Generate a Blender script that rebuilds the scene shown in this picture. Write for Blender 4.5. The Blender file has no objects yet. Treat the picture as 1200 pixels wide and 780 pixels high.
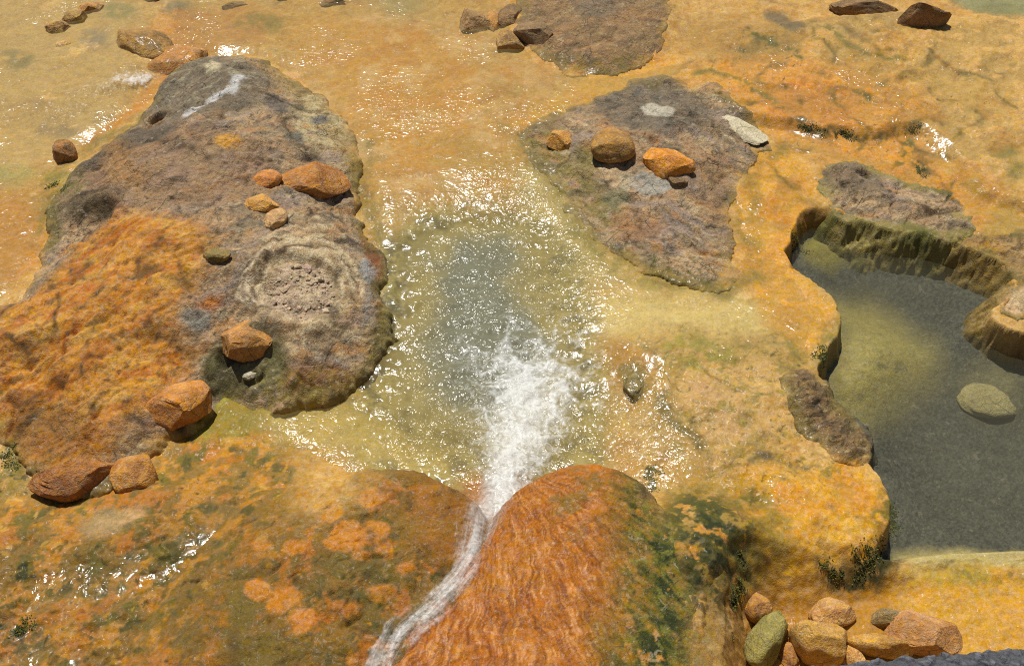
import bpy, math, random
import numpy as np
from mathutils import Vector, noise as mnoise

# ------------------------------------------------------------------ camera, sky, sun, exposure
scene = bpy.context.scene
COL = scene.collection
CAM_H, PITCH, HFOV = 5.0, math.radians(47.0), math.radians(50.0)
cam_d = bpy.data.cameras.new('camera')
cam = bpy.data.objects.new('camera', cam_d); COL.objects.link(cam)
cam.location = (0, 0, CAM_H)
cam.rotation_euler = (math.radians(90) - PITCH, 0, 0)
cam_d.sensor_fit = 'HORIZONTAL'; cam_d.angle = HFOV
cam_d.clip_start = 0.05; cam_d.clip_end = 500
scene.camera = cam

SUN_EL, SUN_AZ = math.radians(64), math.radians(-17)      # azimuth from +Y (away from the viewer), positive to the right
world = bpy.data.worlds.new('World'); scene.world = world; world.use_nodes = True
wn = world.node_tree.nodes; wl = world.node_tree.links
for n in list(wn): wn.remove(n)
sky = wn.new('ShaderNodeTexSky'); sky.sky_type = 'NISHITA'; sky.sun_disc = False
sky.sun_elevation = SUN_EL; sky.sun_rotation = SUN_AZ
bg = wn.new('ShaderNodeBackground'); bg.inputs['Strength'].default_value = 0.055
wo = wn.new('ShaderNodeOutputWorld')
wl.new(sky.outputs[0], bg.inputs[0]); wl.new(bg.outputs[0], wo.inputs[0])
sd = bpy.data.lights.new('sun', 'SUN'); sd.energy = 4.7; sd.angle = math.radians(0.53); sd.color = (1.0, 0.97, 0.91)
sun = bpy.data.objects.new('sun', sd); COL.objects.link(sun)
to_sun = Vector((math.sin(SUN_AZ) * math.cos(SUN_EL), math.cos(SUN_AZ) * math.cos(SUN_EL), math.sin(SUN_EL)))
sun.rotation_euler = to_sun.to_track_quat('Z', 'Y').to_euler()
sun.location = (0, 6, 12)
vs = scene.view_settings
vs.view_transform = 'Standard'; vs.look = 'None'; vs.exposure = 0.0; vs.gamma = 1.0; vs.use_curve_mapping = False
scene.render.engine = 'CYCLES'
scene.cycles.use_denoising = False
scene.cycles.max_bounces = 6; scene.cycles.diffuse_bounces = 2; scene.cycles.glossy_bounces = 2
scene.cycles.transparent_max_bounces = 8; scene.cycles.caustics_reflective = False; scene.cycles.caustics_refractive = False
scene.cycles.sample_clamp_direct = 6.0; scene.cycles.sample_clamp_indirect = 3.0
scene.cycles.filter_width = 1.1

# ------------------------------------------------------------------ small maths
F = np.float32
SP, CP = math.sin(PITCH), math.cos(PITCH)
TX = math.tan(HFOV / 2)
def ray(px, py):                       # direction from the viewpoint towards a place in the picture (1200 x 780)
    a = (px - 600) / 600 * TX; b = -(py - 390) / 600 * TX
    return np.array([a, CP + b * SP, -SP + b * CP])
def at(px, py, z=0.0):                 # that place on a level z
    d = ray(px, py); t = (z - CAM_H) / d[2]
    return np.array([d[0] * t, d[1] * t])
def mpp(x, y, z):                      # metres per picture pixel at a point
    return (y * CP + (CAM_H - z) * SP) * TX / 600

def _h(ix, iy, seed):
    with np.errstate(over='ignore'):
        h = ix.astype(np.uint32) * np.uint32(374761393) + iy.astype(np.uint32) * np.uint32(668265263) + np.uint32((seed * 2246822519 + 77) & 0xffffffff)
        h = (h ^ (h >> np.uint32(13))) * np.uint32(1274126177)
        h = (h ^ (h >> np.uint32(16))) * np.uint32(2654435761)
        return h ^ (h >> np.uint32(15))
GA = np.array([[math.cos(k * math.pi / 8), math.sin(k * math.pi / 8)] for k in range(16)], F)
def gnoise(x, y, seed=0):              # gradient noise, about -0.7..0.7
    fx, fy = np.floor(x), np.floor(y)
    ix, iy = fx.astype(np.int64), fy.astype(np.int64)
    u, v = (x - fx).astype(F), (y - fy).astype(F)
    def g(dx, dy):
        k = (_h(ix + dx, iy + dy, seed) >> np.uint32(8)) & np.uint32(15)
        return GA[k, 0] * (u - dx) + GA[k, 1] * (v - dy)
    su = u * u * u * (u * (u * 6 - 15) + 10); sv = v * v * v * (v * (v * 6 - 15) + 10)
    a = g(0, 0); b = g(1, 0); c = g(0, 1); d = g(1, 1)
    return (a + (b - a) * su) * (1 - sv) + (c + (d - c) * su) * sv
def fbm(x, y, wl_, octv=4, seed=0, gain=0.5):     # wl_: wavelength in metres; about -1..1
    s = 0; amp = 1.0; f = 1.0 / wl_; tot = 0
    for o in range(octv):
        s = s + amp * gnoise(x * f + 17.3 * o, y * f - 9.1 * o, seed + o * 31)
        tot += amp; amp *= gain; f *= 2.03
    return s * (1.6 / tot)
def ridged(x, y, wl_, octv=3, seed=0):             # 1 on the ridge lines
    s = 0; amp = 1.0; f = 1.0 / wl_; tot = 0
    for o in range(octv):
        s = s + amp * (1 - np.minimum(1, np.abs(gnoise(x * f + 5.1 * o, y * f + 3.3 * o, seed + o * 17)) * 3))
        tot += amp; amp *= 0.5; f *= 2.1
    return s / tot
def cells(x, y, wl_, seed=0):                      # Voronoi: F1, F2, cell random
    X = x / wl_; Y = y / wl_
    fx, fy = np.floor(X).astype(np.int64), np.floor(Y).astype(np.int64)
    f1 = np.full(X.shape, 9., F); f2 = np.full(X.shape, 9., F); rid = np.zeros(X.shape, F)
    for dx in (-1, 0, 1):
        for dy in (-1, 0, 1):
            h = _h(fx + dx, fy + dy, seed)
            qx = fx + dx + (h & np.uint32(1023)).astype(F) / 1023; qy = fy + dy + ((h >> np.uint32(10)) & np.uint32(1023)).astype(F) / 1023
            d = np.hypot(X - qx, Y - qy).astype(F)
            near = d < f1
            f2 = np.where(near, f1, np.minimum(f2, d)); rid = np.where(near, ((h >> np.uint32(20)) & np.uint32(1023)).astype(F) / 1023, rid)
            f1 = np.where(near, d, f1)
    return f1, f2, rid
def sstep(a, b, x):
    t = np.clip((x - a) / (b - a), 0, 1)
    return t * t * (3 - 2 * t)
def smooth_poly(P, it=2):                          # corner cutting
    P = np.asarray(P, float)
    for _ in range(it):
        Q = np.roll(P, -1, 0)
        P = np.stack([0.75 * P + 0.25 * Q, 0.25 * P + 0.75 * Q], 1).reshape(-1, 2)
    return P
def sdf_poly(X, Y, P):                             # positive inside; P (n,2)
    d2 = np.full(X.shape, 1e9, F); ins = np.zeros(X.shape, bool)
    n = len(P)
    for i in range(n):
        ax, ay = P[i]; bx, by = P[(i + 1) % n]
        ex, ey = bx - ax, by - ay
        wx, wy = X - ax, Y - ay
        t = np.clip((wx * ex + wy * ey) / (ex * ex + ey * ey + 1e-12), 0, 1)
        d2 = np.minimum(d2, (wx - ex * t) ** 2 + (wy - ey * t) ** 2)
        c = ((ay > Y) != (by > Y))
        with np.errstate(divide='ignore', invalid='ignore'):
            xs = ax + (Y - ay) * ex / (ey if abs(ey) > 1e-12 else 1e-12)
        ins ^= c & (X < xs)
    return np.where(ins, 1, -1) * np.sqrt(d2)
def dist_line(X, Y, P):                            # distance to an open polyline and the parameter along it
    d2 = np.full(X.shape, 1e9, F); tt = np.zeros(X.shape, F)
    n = len(P) - 1
    for i in range(n):
        ax, ay = P[i]; bx, by = P[i + 1]
        ex, ey = bx - ax, by - ay
        wx, wy = X - ax, Y - ay
        t = np.clip((wx * ex + wy * ey) / (ex * ex + ey * ey + 1e-12), 0, 1)
        q = (wx - ex * t) ** 2 + (wy - ey * t) ** 2
        near = q < d2
        d2 = np.where(near, q, d2); tt = np.where(near, (i + t) / n, tt)
    return np.sqrt(d2), tt
def W(pts, z=0.0, it=2):
    return smooth_poly([at(x, y, z) for x, y in pts], it)
def boxed(X, Y, P, pad, fn, fill):
    """evaluate fn only near a polygon"""
    lo = P.min(0) - pad; hi = P.max(0) + pad
    m = (X > lo[0]) & (X < hi[0]) & (Y > lo[1]) & (Y < hi[1])
    out = np.full(X.shape, fill, F)
    if m.any(): out[m] = fn(X[m], Y[m])
    return out
def SDF(X, Y, P, pad=0.8): return boxed(X, Y, P, pad, lambda a, b: sdf_poly(a, b, P), -pad)

def lin(c):
    c = np.asarray(c, float) / 255
    return np.where(c <= 0.04045, c / 12.92, ((c + 0.055) / 1.055) ** 2.4)
KALB = 0.95                                        # sunlit picture colour -> base colour of the surface
def alb(c): return np.minimum(lin(c) * KALB, 0.85)

# ------------------------------------------------------------------ the lie of the land
POOL = W([(462, 290), (510, 258), (570, 250), (630, 262), (655, 320), (668, 380), (690, 440), (705, 490), (700, 560), (640, 590), (560, 590), (470, 560), (425, 500), (430, 455), (452, 420), (466, 350)], -0.06)
HOT_Z = -0.17
HOT = smooth_poly([at(x, y, z) for x, y, z in [(922, 300, 0.02), (935, 268, HOT_Z), (955, 262, HOT_Z), (1000, 280, HOT_Z), (1060, 288, HOT_Z), (1120, 302, HOT_Z), (1164, 334, HOT_Z), (1174, 362, HOT_Z), (1152, 384, HOT_Z), (1156, 404, HOT_Z), (1190, 416, HOT_Z), (1330, 424, HOT_Z), (1400, 540, HOT_Z), (1330, 660, HOT_Z), (1200, 655, HOT_Z), (1100, 657, HOT_Z), (1040, 668, HOT_Z), (1022, 650, -0.05), (1046, 610, 0.02), (1040, 572, 0.02), (1018, 540, 0.04), (1000, 500, 0.05), (968, 455, 0.05), (950, 430, 0.05), (976, 402, 0.05), (990, 374, 0.04), (978, 345, 0.02), (950, 322, 0.02)]], 2)
HOLLOW = W([(866, 700), (930, 722), (985, 712), (1030, 686), (1060, 668), (1110, 660), (1330, 660), (1500, 900), (1100, 960), (860, 880), (850, 760)], -0.25)
NEAR = W([(-300, 640), (60, 610), (200, 560), (330, 560), (560, 600), (620, 600), (760, 600), (860, 620), (875, 700), (860, 1000), (-400, 1000)], 0.2)
SHELF = W([(690, 395), (760, 380), (850, 385), (930, 400), (950, 440), (960, 520), (1000, 560), (1030, 610), (1010, 660), (930, 690), (880, 650), (860, 590), (830, 560), (780, 510), (735, 470), (700, 430)], 0.0)
SHOULDER = W([(760, 590), (800, 572), (850, 570), (905, 600), (900, 660), (872, 700), (850, 760), (780, 760)], 0.2)
RIDGE_UP = W([(830, 130), (930, 150), (1010, 165), (1070, 150), (1110, 190), (1150, 240), (1400, 300), (1500, 60), (1200, 20), (900, 20), (800, 60)], 0.0)
BANK_T = W([(600, 45), (690, 95), (780, 60), (800, 20), (790, -60), (600, -60), (590, 10)], 0.0)
TROUGH_L = [tuple(at(x, y, 0)) for x, y in [(-80, 130), (60, 160), (140, 110), (190, 92), (215, 70), (235, 30), (250, -40)]]

BASIN_Y0, BASIN_Y1 = at(600, 560)[1], at(600, 360)[1]
def film_base(X, Y):                               # broad shape the shallow water follows
    z = 0.05 * fbm(X, Y, 2.6, 2, 11) - 0.006 * (Y - 5)
    z = z + 0.17 * sstep(-0.35, 0.35, SDF(X, Y, NEAR, 1.0))
    z = z + 0.07 * sstep(-0.20, 0.35, SDF(X, Y, SHELF) + 0.12 * fbm(X, Y, 0.5, 3, 6))
    z = z + 0.07 * sstep(-0.06, 0.10, SDF(X, Y, RIDGE_UP) + 0.14 * fbm(X, Y, 0.6, 4, 5))
    z = z + 0.07 * sstep(-0.1, 0.2, SDF(X, Y, BANK_T))
    z = z + 0.11 * sstep(-0.16, 0.18, SDF(X, Y, SHOULDER) + 0.08 * fbm(X, Y, 0.4, 3, 16))
    d = SDF(X, Y, POOL, 1.2)
    z = z + (-0.05 - z) * sstep(-0.5, 0.05, d)     # the pool surface is level
    h = SDF(X, Y, HOLLOW)
    z = z + (-0.155 - z) * sstep(-0.20, 0.10, h + 0.09 * fbm(X, Y, 0.35, 4, 8))
    return z
def macro_z(X, Y):                                 # bed without its fine relief
    z = film_base(X, Y)
    d = SDF(X, Y, POOL, 0.8)
    z = z - (0.14 + 0.46 * sstep(BASIN_Y0, BASIN_Y1, Y)) * sstep(-0.10, 0.60, d + 0.14 * fbm(X, Y, 0.6, 4, 14)) * (1 + 0.35 * fbm(X, Y, 0.25, 3, 15))
    w = HOTW(X, Y)
    bed = HOT_Z - 0.09 - 0.10 * sstep(0.05, 0.5, w) + 0.05 * fbm(X, Y, 0.9, 2, 21)
    for cx, cy, r, hgt in HOT_MOUNDS:
        bed = bed + hgt * np.exp(-((X - cx) ** 2 + (Y - cy) ** 2) / r ** 2)
    fl, _ = dist_line(X, Y, FAR_L); far = sstep(0.35, 0.1, fl)
    z = z + (bed - z) * sstep(-0.012 - 0.05 * far, 0.05, w)
    dl = DAM(X, Y)
    z = z + (np.maximum(z, HOT_Z + 0.03) - z) * dl
    t, _ = dist_line(X, Y, TROUGH_L)
    z = z - 0.05 * sstep(0.4, 0.05, t)
    return z
def HOTW(X, Y): return SDF(X, Y, HOT, 0.9) + (1 - DAM(X, Y, 0.5)) * (0.05 * fbm(X, Y, 0.28, 4, 3) + 0.012 * fbm(X, Y, 0.06, 2, 4))
HOT_MOUNDS = []
for px, py, r, hgt in [(1040, 425, 0.36, 0.11), (1010, 470, 0.25, 0.08), (1010, 300, 0.16, 0.04), (965, 300, 0.22, 0.05)]:
    q = at(px, py, HOT_Z - 0.1); HOT_MOUNDS.append((q[0], q[1], r, hgt))
FAR_L = [tuple(at(x, y, HOT_Z)) for x, y in [(960, 275), (1010, 285), (1110, 300), (1160, 330)]]
DAM_L = [tuple(at(x, y, HOT_Z)) for x, y in [(1040, 672), (1120, 664), (1200, 660), (1420, 660)]]
def DAM(X, Y, r=0.14):
    t, _ = dist_line(X, Y, DAM_L)
    return sstep(r, 0.05, t)
NEARM = W([(-300, 650), (60, 590), (200, 540), (330, 545), (330, 700), (880, 600), (885, 700), (860, 1000), (-400, 1000)], 0.15)
def fine_z(X, Y):
    hot = sstep(-0.02, 0.06, HOTW(X, Y))
    rough = 0.75 + 1.25 * sstep(-0.2, 0.3, SDF(X, Y, NEARM, 1.0)) + 0.5 * sstep(0, 0.3, SDF(X, Y, RIDGE_UP)) + 0.3 * sstep(-0.1, 0.2, SDF(X, Y, SHELF))
    rough = rough * (1 - 0.75 * hot)
    f = 0.030 * fbm(X, Y, 0.42, 3, 41) + 0.014 * fbm(X, Y, 0.13, 3, 42) + 0.005 * fbm(X, Y, 0.035, 2, 43)
    f = f - 0.012 * ridged(X, Y, 0.6, 3, 44) ** 4
    f = f + hot * 0.006 * fbm(X, Y, 0.022, 2, 45)
    return f * rough
def bed_z(X, Y): return macro_z(X, Y) + fine_z(X, Y)

# ------------------------------------------------------------------ rock outcrops (each a body of its own, rooted in the bed)
class Outcrop: pass
def make_outcrop_fn(pts, zref, H, w, seed, rough=1.0, flat=0.5, crack=1.0, steep=None, base=None, strata=1.0, rag=1.0, grain=35, skirt=3.0):
    o = Outcrop(); o.P = W(pts, zref, 2)
    ca, sa = math.cos(math.radians(grain)), math.sin(math.radians(grain))
    def fn(X, Y, b):
        wx = 0.07 * fbm(X, Y, 0.40, 3, seed + 7); wy = 0.07 * fbm(X, Y, 0.40, 3, seed + 8)
        d = SDF(X + rag * wx, Y + rag * wy, o.P, 0.7) + rag * (0.03 * fbm(X, Y, 0.16, 3, seed + 9) + 0.012 * fbm(X, Y, 0.04, 2, seed + 10))
        if base is not None: b = np.full(X.shape, base, F)
        ww = w * (1 + 0.5 * fbm(X, Y, 0.9, 2, seed + 11))
        if steep is not None:
            st_ = 0
            for (sx, sy, sr, sw) in steep:
                q = at(sx, sy, zref); st_ = np.maximum(st_, np.exp(-((X - q[0]) ** 2 + (Y - q[1]) ** 2) / sr ** 2))
            ww = ww * (1 - st_) + min(t[3] for t in steep) * st_
        up = np.clip(d / ww, 0, 1); up = np.sqrt(np.clip(1 - (1 - up) ** 2, 0, 1)) * flat + (1 - flat) * sstep(0, 1, np.clip(d / (w * 1.8), 0, 1))
        env = sstep(-0.02, 0.12, d)
        U = X * ca + Y * sa + 0.10 * fbm(X, Y, 0.5, 3, seed + 21); V = -X * sa + Y * ca + 0.10 * fbm(X, Y, 0.5, 3, seed + 22)
        lf = fbm(X, Y, 0.9, 3, seed)
        r = 0.050 * lf + 0.015 * fbm(U, V * 1.8, 0.34, 5, seed + 1, 0.55) + 0.011 * np.abs(fbm(X, Y, 0.075, 4, seed + 2, 0.62))
        # bedding ledges: a slow rise and a sharp break, fading in and out
        for wl_, hh, k in ((0.42, 0.040, 0), (0.15, 0.014, 1)):
            t = V / wl_ + 0.6 * fbm(U, V, 0.45, 3, seed + 30 + k); fr = t - np.floor(t)
            r = r + strata * hh * (np.where(fr < 0.9, fr / 0.9, (1 - fr) / 0.1) - 0.5) * sstep(0.0, 0.4, fbm(X, Y, 0.5, 3, seed + 33 + k))
        r = r - 0.040 * crack * ridged(U, V * 1.3, 0.8, 3, seed + 3) ** 9 - 0.016 * crack * ridged(U, V * 1.4, 0.25, 2, seed + 4) ** 9
        pit = fbm(X, Y, 0.07, 2, seed + 5); r = r - 0.007 * crack * sstep(0.45, 0.8, pit)
        z = b + H * up + rough * env * r
        return np.where(d < 0, np.minimum(z, b + np.maximum(d * skirt, -0.32) + 0.03 * fbm(X, Y, 0.3, 2, seed + 40)), z), d
    o.fn = fn; o.skirt = skirt
    return o
LEFT = make_outcrop_fn([(200, 75), (245, 62), (300, 60), (345, 78), (375, 105), (405, 135), (428, 175), (416, 215), (424, 245), (442, 285), (456, 335), (458, 380), (445, 412), (420, 450), (392, 473), (350, 478), (300, 474), (255, 468), (225, 500), (180, 530), (130, 566), (80, 582), (45, 572), (20, 520), (-40, 500), (-140, 480), (-160, 380), (-60, 360), (0, 362), (40, 322), (55, 285), (50, 240), (72, 208), (95, 186), (130, 156), (162, 138), (184, 106)],
    0.05, 0.36, 0.50, 101, steep=[(455, 380, 0.6, 0.16), (400, 460, 0.5, 0.16), (190, 120, 0.5, 0.14)], flat=0.30, rag=1.2, rough=1.35)
MID = make_outcrop_fn([(600, 152), (640, 135), (690, 115), (745, 92), (800, 88), (850, 105), (890, 140), (912, 165), (880, 195), (862, 225), (862, 270), (872, 310), (866, 336), (830, 338), (780, 325), (730, 300), (700, 280), (680, 250), (665, 225), (640, 205), (612, 185)],
    0.02, 0.13, 0.42, 202, flat=0.15, steep=[(868, 330, 0.3, 0.10)], grain=-20, rag=1.5, rough=1.2)
TOPC = make_outcrop_fn([(600, 42), (640, 72), (690, 92), (740, 82), (775, 62), (785, 30), (790, -20), (760, -60), (650, -60), (605, -20)], 0.03, 0.05, 0.6, 303, flat=0.2, rough=0.8)
RIM = make_outcrop_fn([(958, 205), (975, 186), (1005, 186), (1040, 202), (1085, 212), (1125, 225), (1142, 250), (1150, 275), (1132, 278), (1095, 276), (1045, 268), (1005, 262), (975, 246), (960, 226)], 0.0, 0.08, 0.30, 404, flat=0.25, rough=1.9, crack=1.8, rag=1.4, skirt=1.9)
RIMR = make_outcrop_fn([(1120, 290), (1165, 275), (1220, 270), (1330, 290), (1360, 370), (1280, 388), (1205, 384), (1176, 378), (1168, 364), (1184, 348), (1188, 328), (1165, 310), (1135, 300)], -0.05, 0.04, 0.26, 505, flat=0.3, rough=1.5, rag=1.4, skirt=2.0)
SPUR = make_outcrop_fn([(915, 445), (938, 432), (962, 445), (985, 470), (1010, 500), (1026, 530), (1014, 550), (985, 548), (958, 528), (932, 512), (918, 480)], 0.0, 0.07, 0.16, 606, flat=0.4, rough=1.5, crack=1.5, rag=1.0)
MOUND_L = make_outcrop_fn([(230, 610), (290, 560), (335, 545), (385, 537), (440, 529), (490, 532), (532, 551), (566, 576), (590, 620), (590, 680), (580, 740), (540, 860), (420, 960), (200, 960), (110, 800), (170, 680)], 0.34, 0.20, 0.60, 707, flat=0.6, rough=1.0, crack=0.9, strata=0.8, rag=0.6, steep=[(460, 530, 0.5, 0.16), (545, 560, 0.4, 0.18)], base=0.16)
MOUND_R = make_outcrop_fn([(400, 800), (455, 730), (515, 672), (556, 618), (584, 576), (616, 546), (655, 529), (705, 527), (742, 535), (764, 553), (778, 575), (805, 590), (845, 606), (862, 650), (860, 740), (845, 960), (700, 1000), (380, 980), (360, 880)], 0.34, 0.20, 0.55, 808, flat=0.6, rough=0.75, crack=0.6, strata=0.7, rag=0.6, steep=[(690, 530, 0.5, 0.14), (768, 560, 0.25, 0.14), (540, 650, 0.4, 0.14), (450, 745, 0.5, 0.14)], base=0.16, skirt=2.4)
OUTS = [LEFT, MID, TOPC, RIM, RIMR, SPUR, MOUND_L, MOUND_R]

# lattice: finer near the viewpoint, stretching out past what can be seen
ang = np.radians(np.linspace(67.5, 26.5, 700))
yv = CAM_H / np.tan(ang)
yv = np.concatenate([[-2.5, 0.2, 1.0, 1.5, 1.8], yv[yv > 1.95], yv[-1] * np.geomspace(1.03, 8, 22)])
uu = np.linspace(-0.52, 0.52, 1120)
ext = 0.52 + np.geomspace(0.01, 6, 16)
uv_ = np.concatenate([-ext[::-1], uu, ext])
dep = np.maximum(yv, 0) * CP + CAM_H * SP
GX = (uv_[None, :] * dep[:, None]); GY = np.repeat(yv[:, None], len(uv_), 1)
FB = film_base(GX, GY)
HW = HOTW(GX, GY)
BZ = macro_z(GX, GY) + fine_z(GX, GY)
def sub(o, pad=0.34):
    lo = o.P.min(0) - pad; hi = o.P.max(0) + pad
    m = (GX > lo[0]) & (GX < hi[0]) & (GY > lo[1]) & (GY < hi[1])
    rr = np.where(m.any(1))[0]; cc = np.where(m.any(0))[0]
    return slice(rr[0], rr[-1] + 1), slice(cc[0], cc[-1] + 1)
DENTS = [(LEFT, 105, 250, 0.17, 0.05), (LEFT, 352, 338, 0.25, 0.055), (LEFT, 285, 425, 0.24, 0.07), (LEFT, 180, 122, 0.08, 0.06)]
ZALL = BZ.copy()
for o in OUTS:
    o.s = sub(o); o.Z, o.d = o.fn(GX[o.s], GY[o.s], FB[o.s])
    for oo, px, py, r, dp_ in DENTS:
        if oo is o:
            g = at(px, py, 0.25); R = np.hypot(GX[o.s] - g[0], GY[o.s] - g[1]) / r * (1 + 0.25 * fbm(GX[o.s], GY[o.s], 0.2, 3, 97))
            o.Z -= dp_ * sstep(1.15, 0.75, R) - 0.35 * dp_ * np.exp(-((R - 1.25) / 0.18) ** 2)
    if o not in (MOUND_L, MOUND_R): BZ[o.s] -= 0.16 * sstep(0.03, 0.15, o.d)
    ZALL[o.s] = np.where(o.d > -0.05, np.maximum(ZALL[o.s], o.Z), ZALL[o.s])
def lat(Z):                                        # height of a lattice sheet at any place
    n, m = Z.shape
    def f(X, Y):
        r = np.clip(np.interp(Y, yv, np.arange(n)), 0, n - 1.001); c = np.clip(np.interp(X / (np.maximum(Y, 0) * CP + CAM_H * SP), uv_, np.arange(m)), 0, m - 1.001)
        i, j = r.astype(int), c.astype(int); a, b = r - i, c - j
        return (Z[i, j] * (1 - b) + Z[i, j + 1] * b) * (1 - a) + (Z[i + 1, j] * (1 - b) + Z[i + 1, j + 1] * b) * a
    return f
bed_at, surf_z, film_at = lat(BZ), lat(ZALL), lat(FB)
def march(px, py, fn, up=0.0):                     # where the sight line towards a picture place meets a surface
    d = ray(px, py)
    t0 = (0.9 - CAM_H) / d[2]; t1 = (-0.9 - CAM_H) / d[2]
    t = np.linspace(t0, t1, 400)
    X = d[0] * t; Y = d[1] * t; Z = CAM_H + d[2] * t
    s = fn(X, Y) + up
    k = int(np.argmax(Z <= s)) if (Z <= s).any() else 399
    return np.array([X[k], Y[k], Z[k]])
def only(o):
    Z = FB.copy(); Z[o.s] = np.where(o.d > -0.05, np.maximum(o.Z, FB[o.s]), FB[o.s])
    return lat(Z)

# ------------------------------------------------------------------ mesh helpers
def grid_object(name, X, Y, Z, keep, mat, attrs, parent=None):
    """a sheet over a lattice; keep marks its vertices"""
    r, c = X.shape
    idx = np.arange(r * c).reshape(r, c)
    q = np.stack([idx[:-1, :-1], idx[:-1, 1:], idx[1:, 1:], idx[1:, :-1]], -1).reshape(-1, 4)
    if keep is not None:
        k = keep.reshape(-1); q = q[k[q].all(1)]
        used = np.zeros(r * c, bool); used[q.reshape(-1)] = True
        remap = np.cumsum(used) - 1; q = remap[q]
    else: used = np.ones(r * c, bool)
    V = np.stack([X.reshape(-1)[used], Y.reshape(-1)[used], Z.reshape(-1)[used]], 1).astype(F)
    me = bpy.data.meshes.new(name)
    me.vertices.add(len(V)); me.vertices.foreach_set('co', V.reshape(-1))
    n = len(q); me.loops.add(n * 4); me.loops.foreach_set('vertex_index', q.reshape(-1).astype(np.int32))
    me.polygons.add(n); me.polygons.foreach_set('loop_start', np.arange(0, n * 4, 4, dtype=np.int32))
    me.polygons.foreach_set('loop_total', np.full(n, 4, np.int32))
    me.update(calc_edges=True)
    me.polygons.foreach_set('use_smooth', np.ones(n, bool))
    for k, a in attrs.items():
        if a.ndim == 3:
            at_ = me.attributes.new(k, 'FLOAT_COLOR', 'POINT')
            col = np.ones((len(V), 4), F); col[:, :3] = a.reshape(-1, 3)[used]
            at_.data.foreach_set('color', col.reshape(-1))
        else:
            at_ = me.attributes.new(k, 'FLOAT', 'POINT'); at_.data.foreach_set('value', a.reshape(-1)[used].astype(F))
    me.materials.append(mat); me.validate(); me.update()
    o = bpy.data.objects.new(name, me); COL.objects.link(o)
    if parent: o.parent = parent
    return o
def tag(o, label=None, cat=None, group=None, kind=None):
    if label: o['label'] = label
    if cat: o['category'] = cat
    if group: o['group'] = group
    if kind: o['kind'] = kind
    return o

# ------------------------------------------------------------------ materials
def new_mat(name):
    m = bpy.data.materials.new(name); m.use_nodes = True
    nt = m.node_tree
    for n in list(nt.nodes): nt.nodes.remove(n)
    return m, nt
def nd(nt, typ, **kw):
    n = nt.nodes.new('ShaderNode' + typ)
    for k, v in kw.items():
        if k.startswith('i_'): n.inputs[k[2:].replace('_', ' ')].default_value = v
        else: setattr(n, k, v)
    return n
def math_(nt, op, a, b=None, clamp=False):
    n = nt.nodes.new('ShaderNodeMath'); n.operation = op; n.use_clamp = clamp
    for i, v in enumerate((a, b)):
        if v is None: continue
        if isinstance(v, (int, float)): n.inputs[i].default_value = v
        else: nt.links.new(v, n.inputs[i])
    return n.outputs[0]
def ramp(nt, fac, a, b):                            # linear remap a..b -> 0..1
    n = nt.nodes.new('ShaderNodeMapRange'); n.clamp = True; n.interpolation_type = 'SMOOTHSTEP'
    n.inputs[1].default_value = a; n.inputs[2].default_value = b
    nt.links.new(fac, n.inputs[0]); return n.outputs[0]
def tex(nt, vec, scale, detail=4, rough=0.55, dist=0.0):
    n = nd(nt, 'TexNoise', noise_dimensions='3D'); n.inputs['Scale'].default_value = scale
    n.inputs['Detail'].default_value = detail; n.inputs['Roughness'].default_value = rough; n.inputs['Distortion'].default_value = dist
    nt.links.new(vec, n.inputs['Vector']); return n
def mixc(nt, fac, a, b, blend='MIX'):
    n = nt.nodes.new('ShaderNodeMix'); n.data_type = 'RGBA'; n.blend_type = blend
    for s, v in ((0, fac), (6, a), (7, b)):
        if isinstance(v, (int, float)): n.inputs[s].default_value = v
        elif isinstance(v, tuple): n.inputs[s].default_value = v
        else: nt.links.new(v, n.inputs[s])
    return n.outputs[2]

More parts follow.
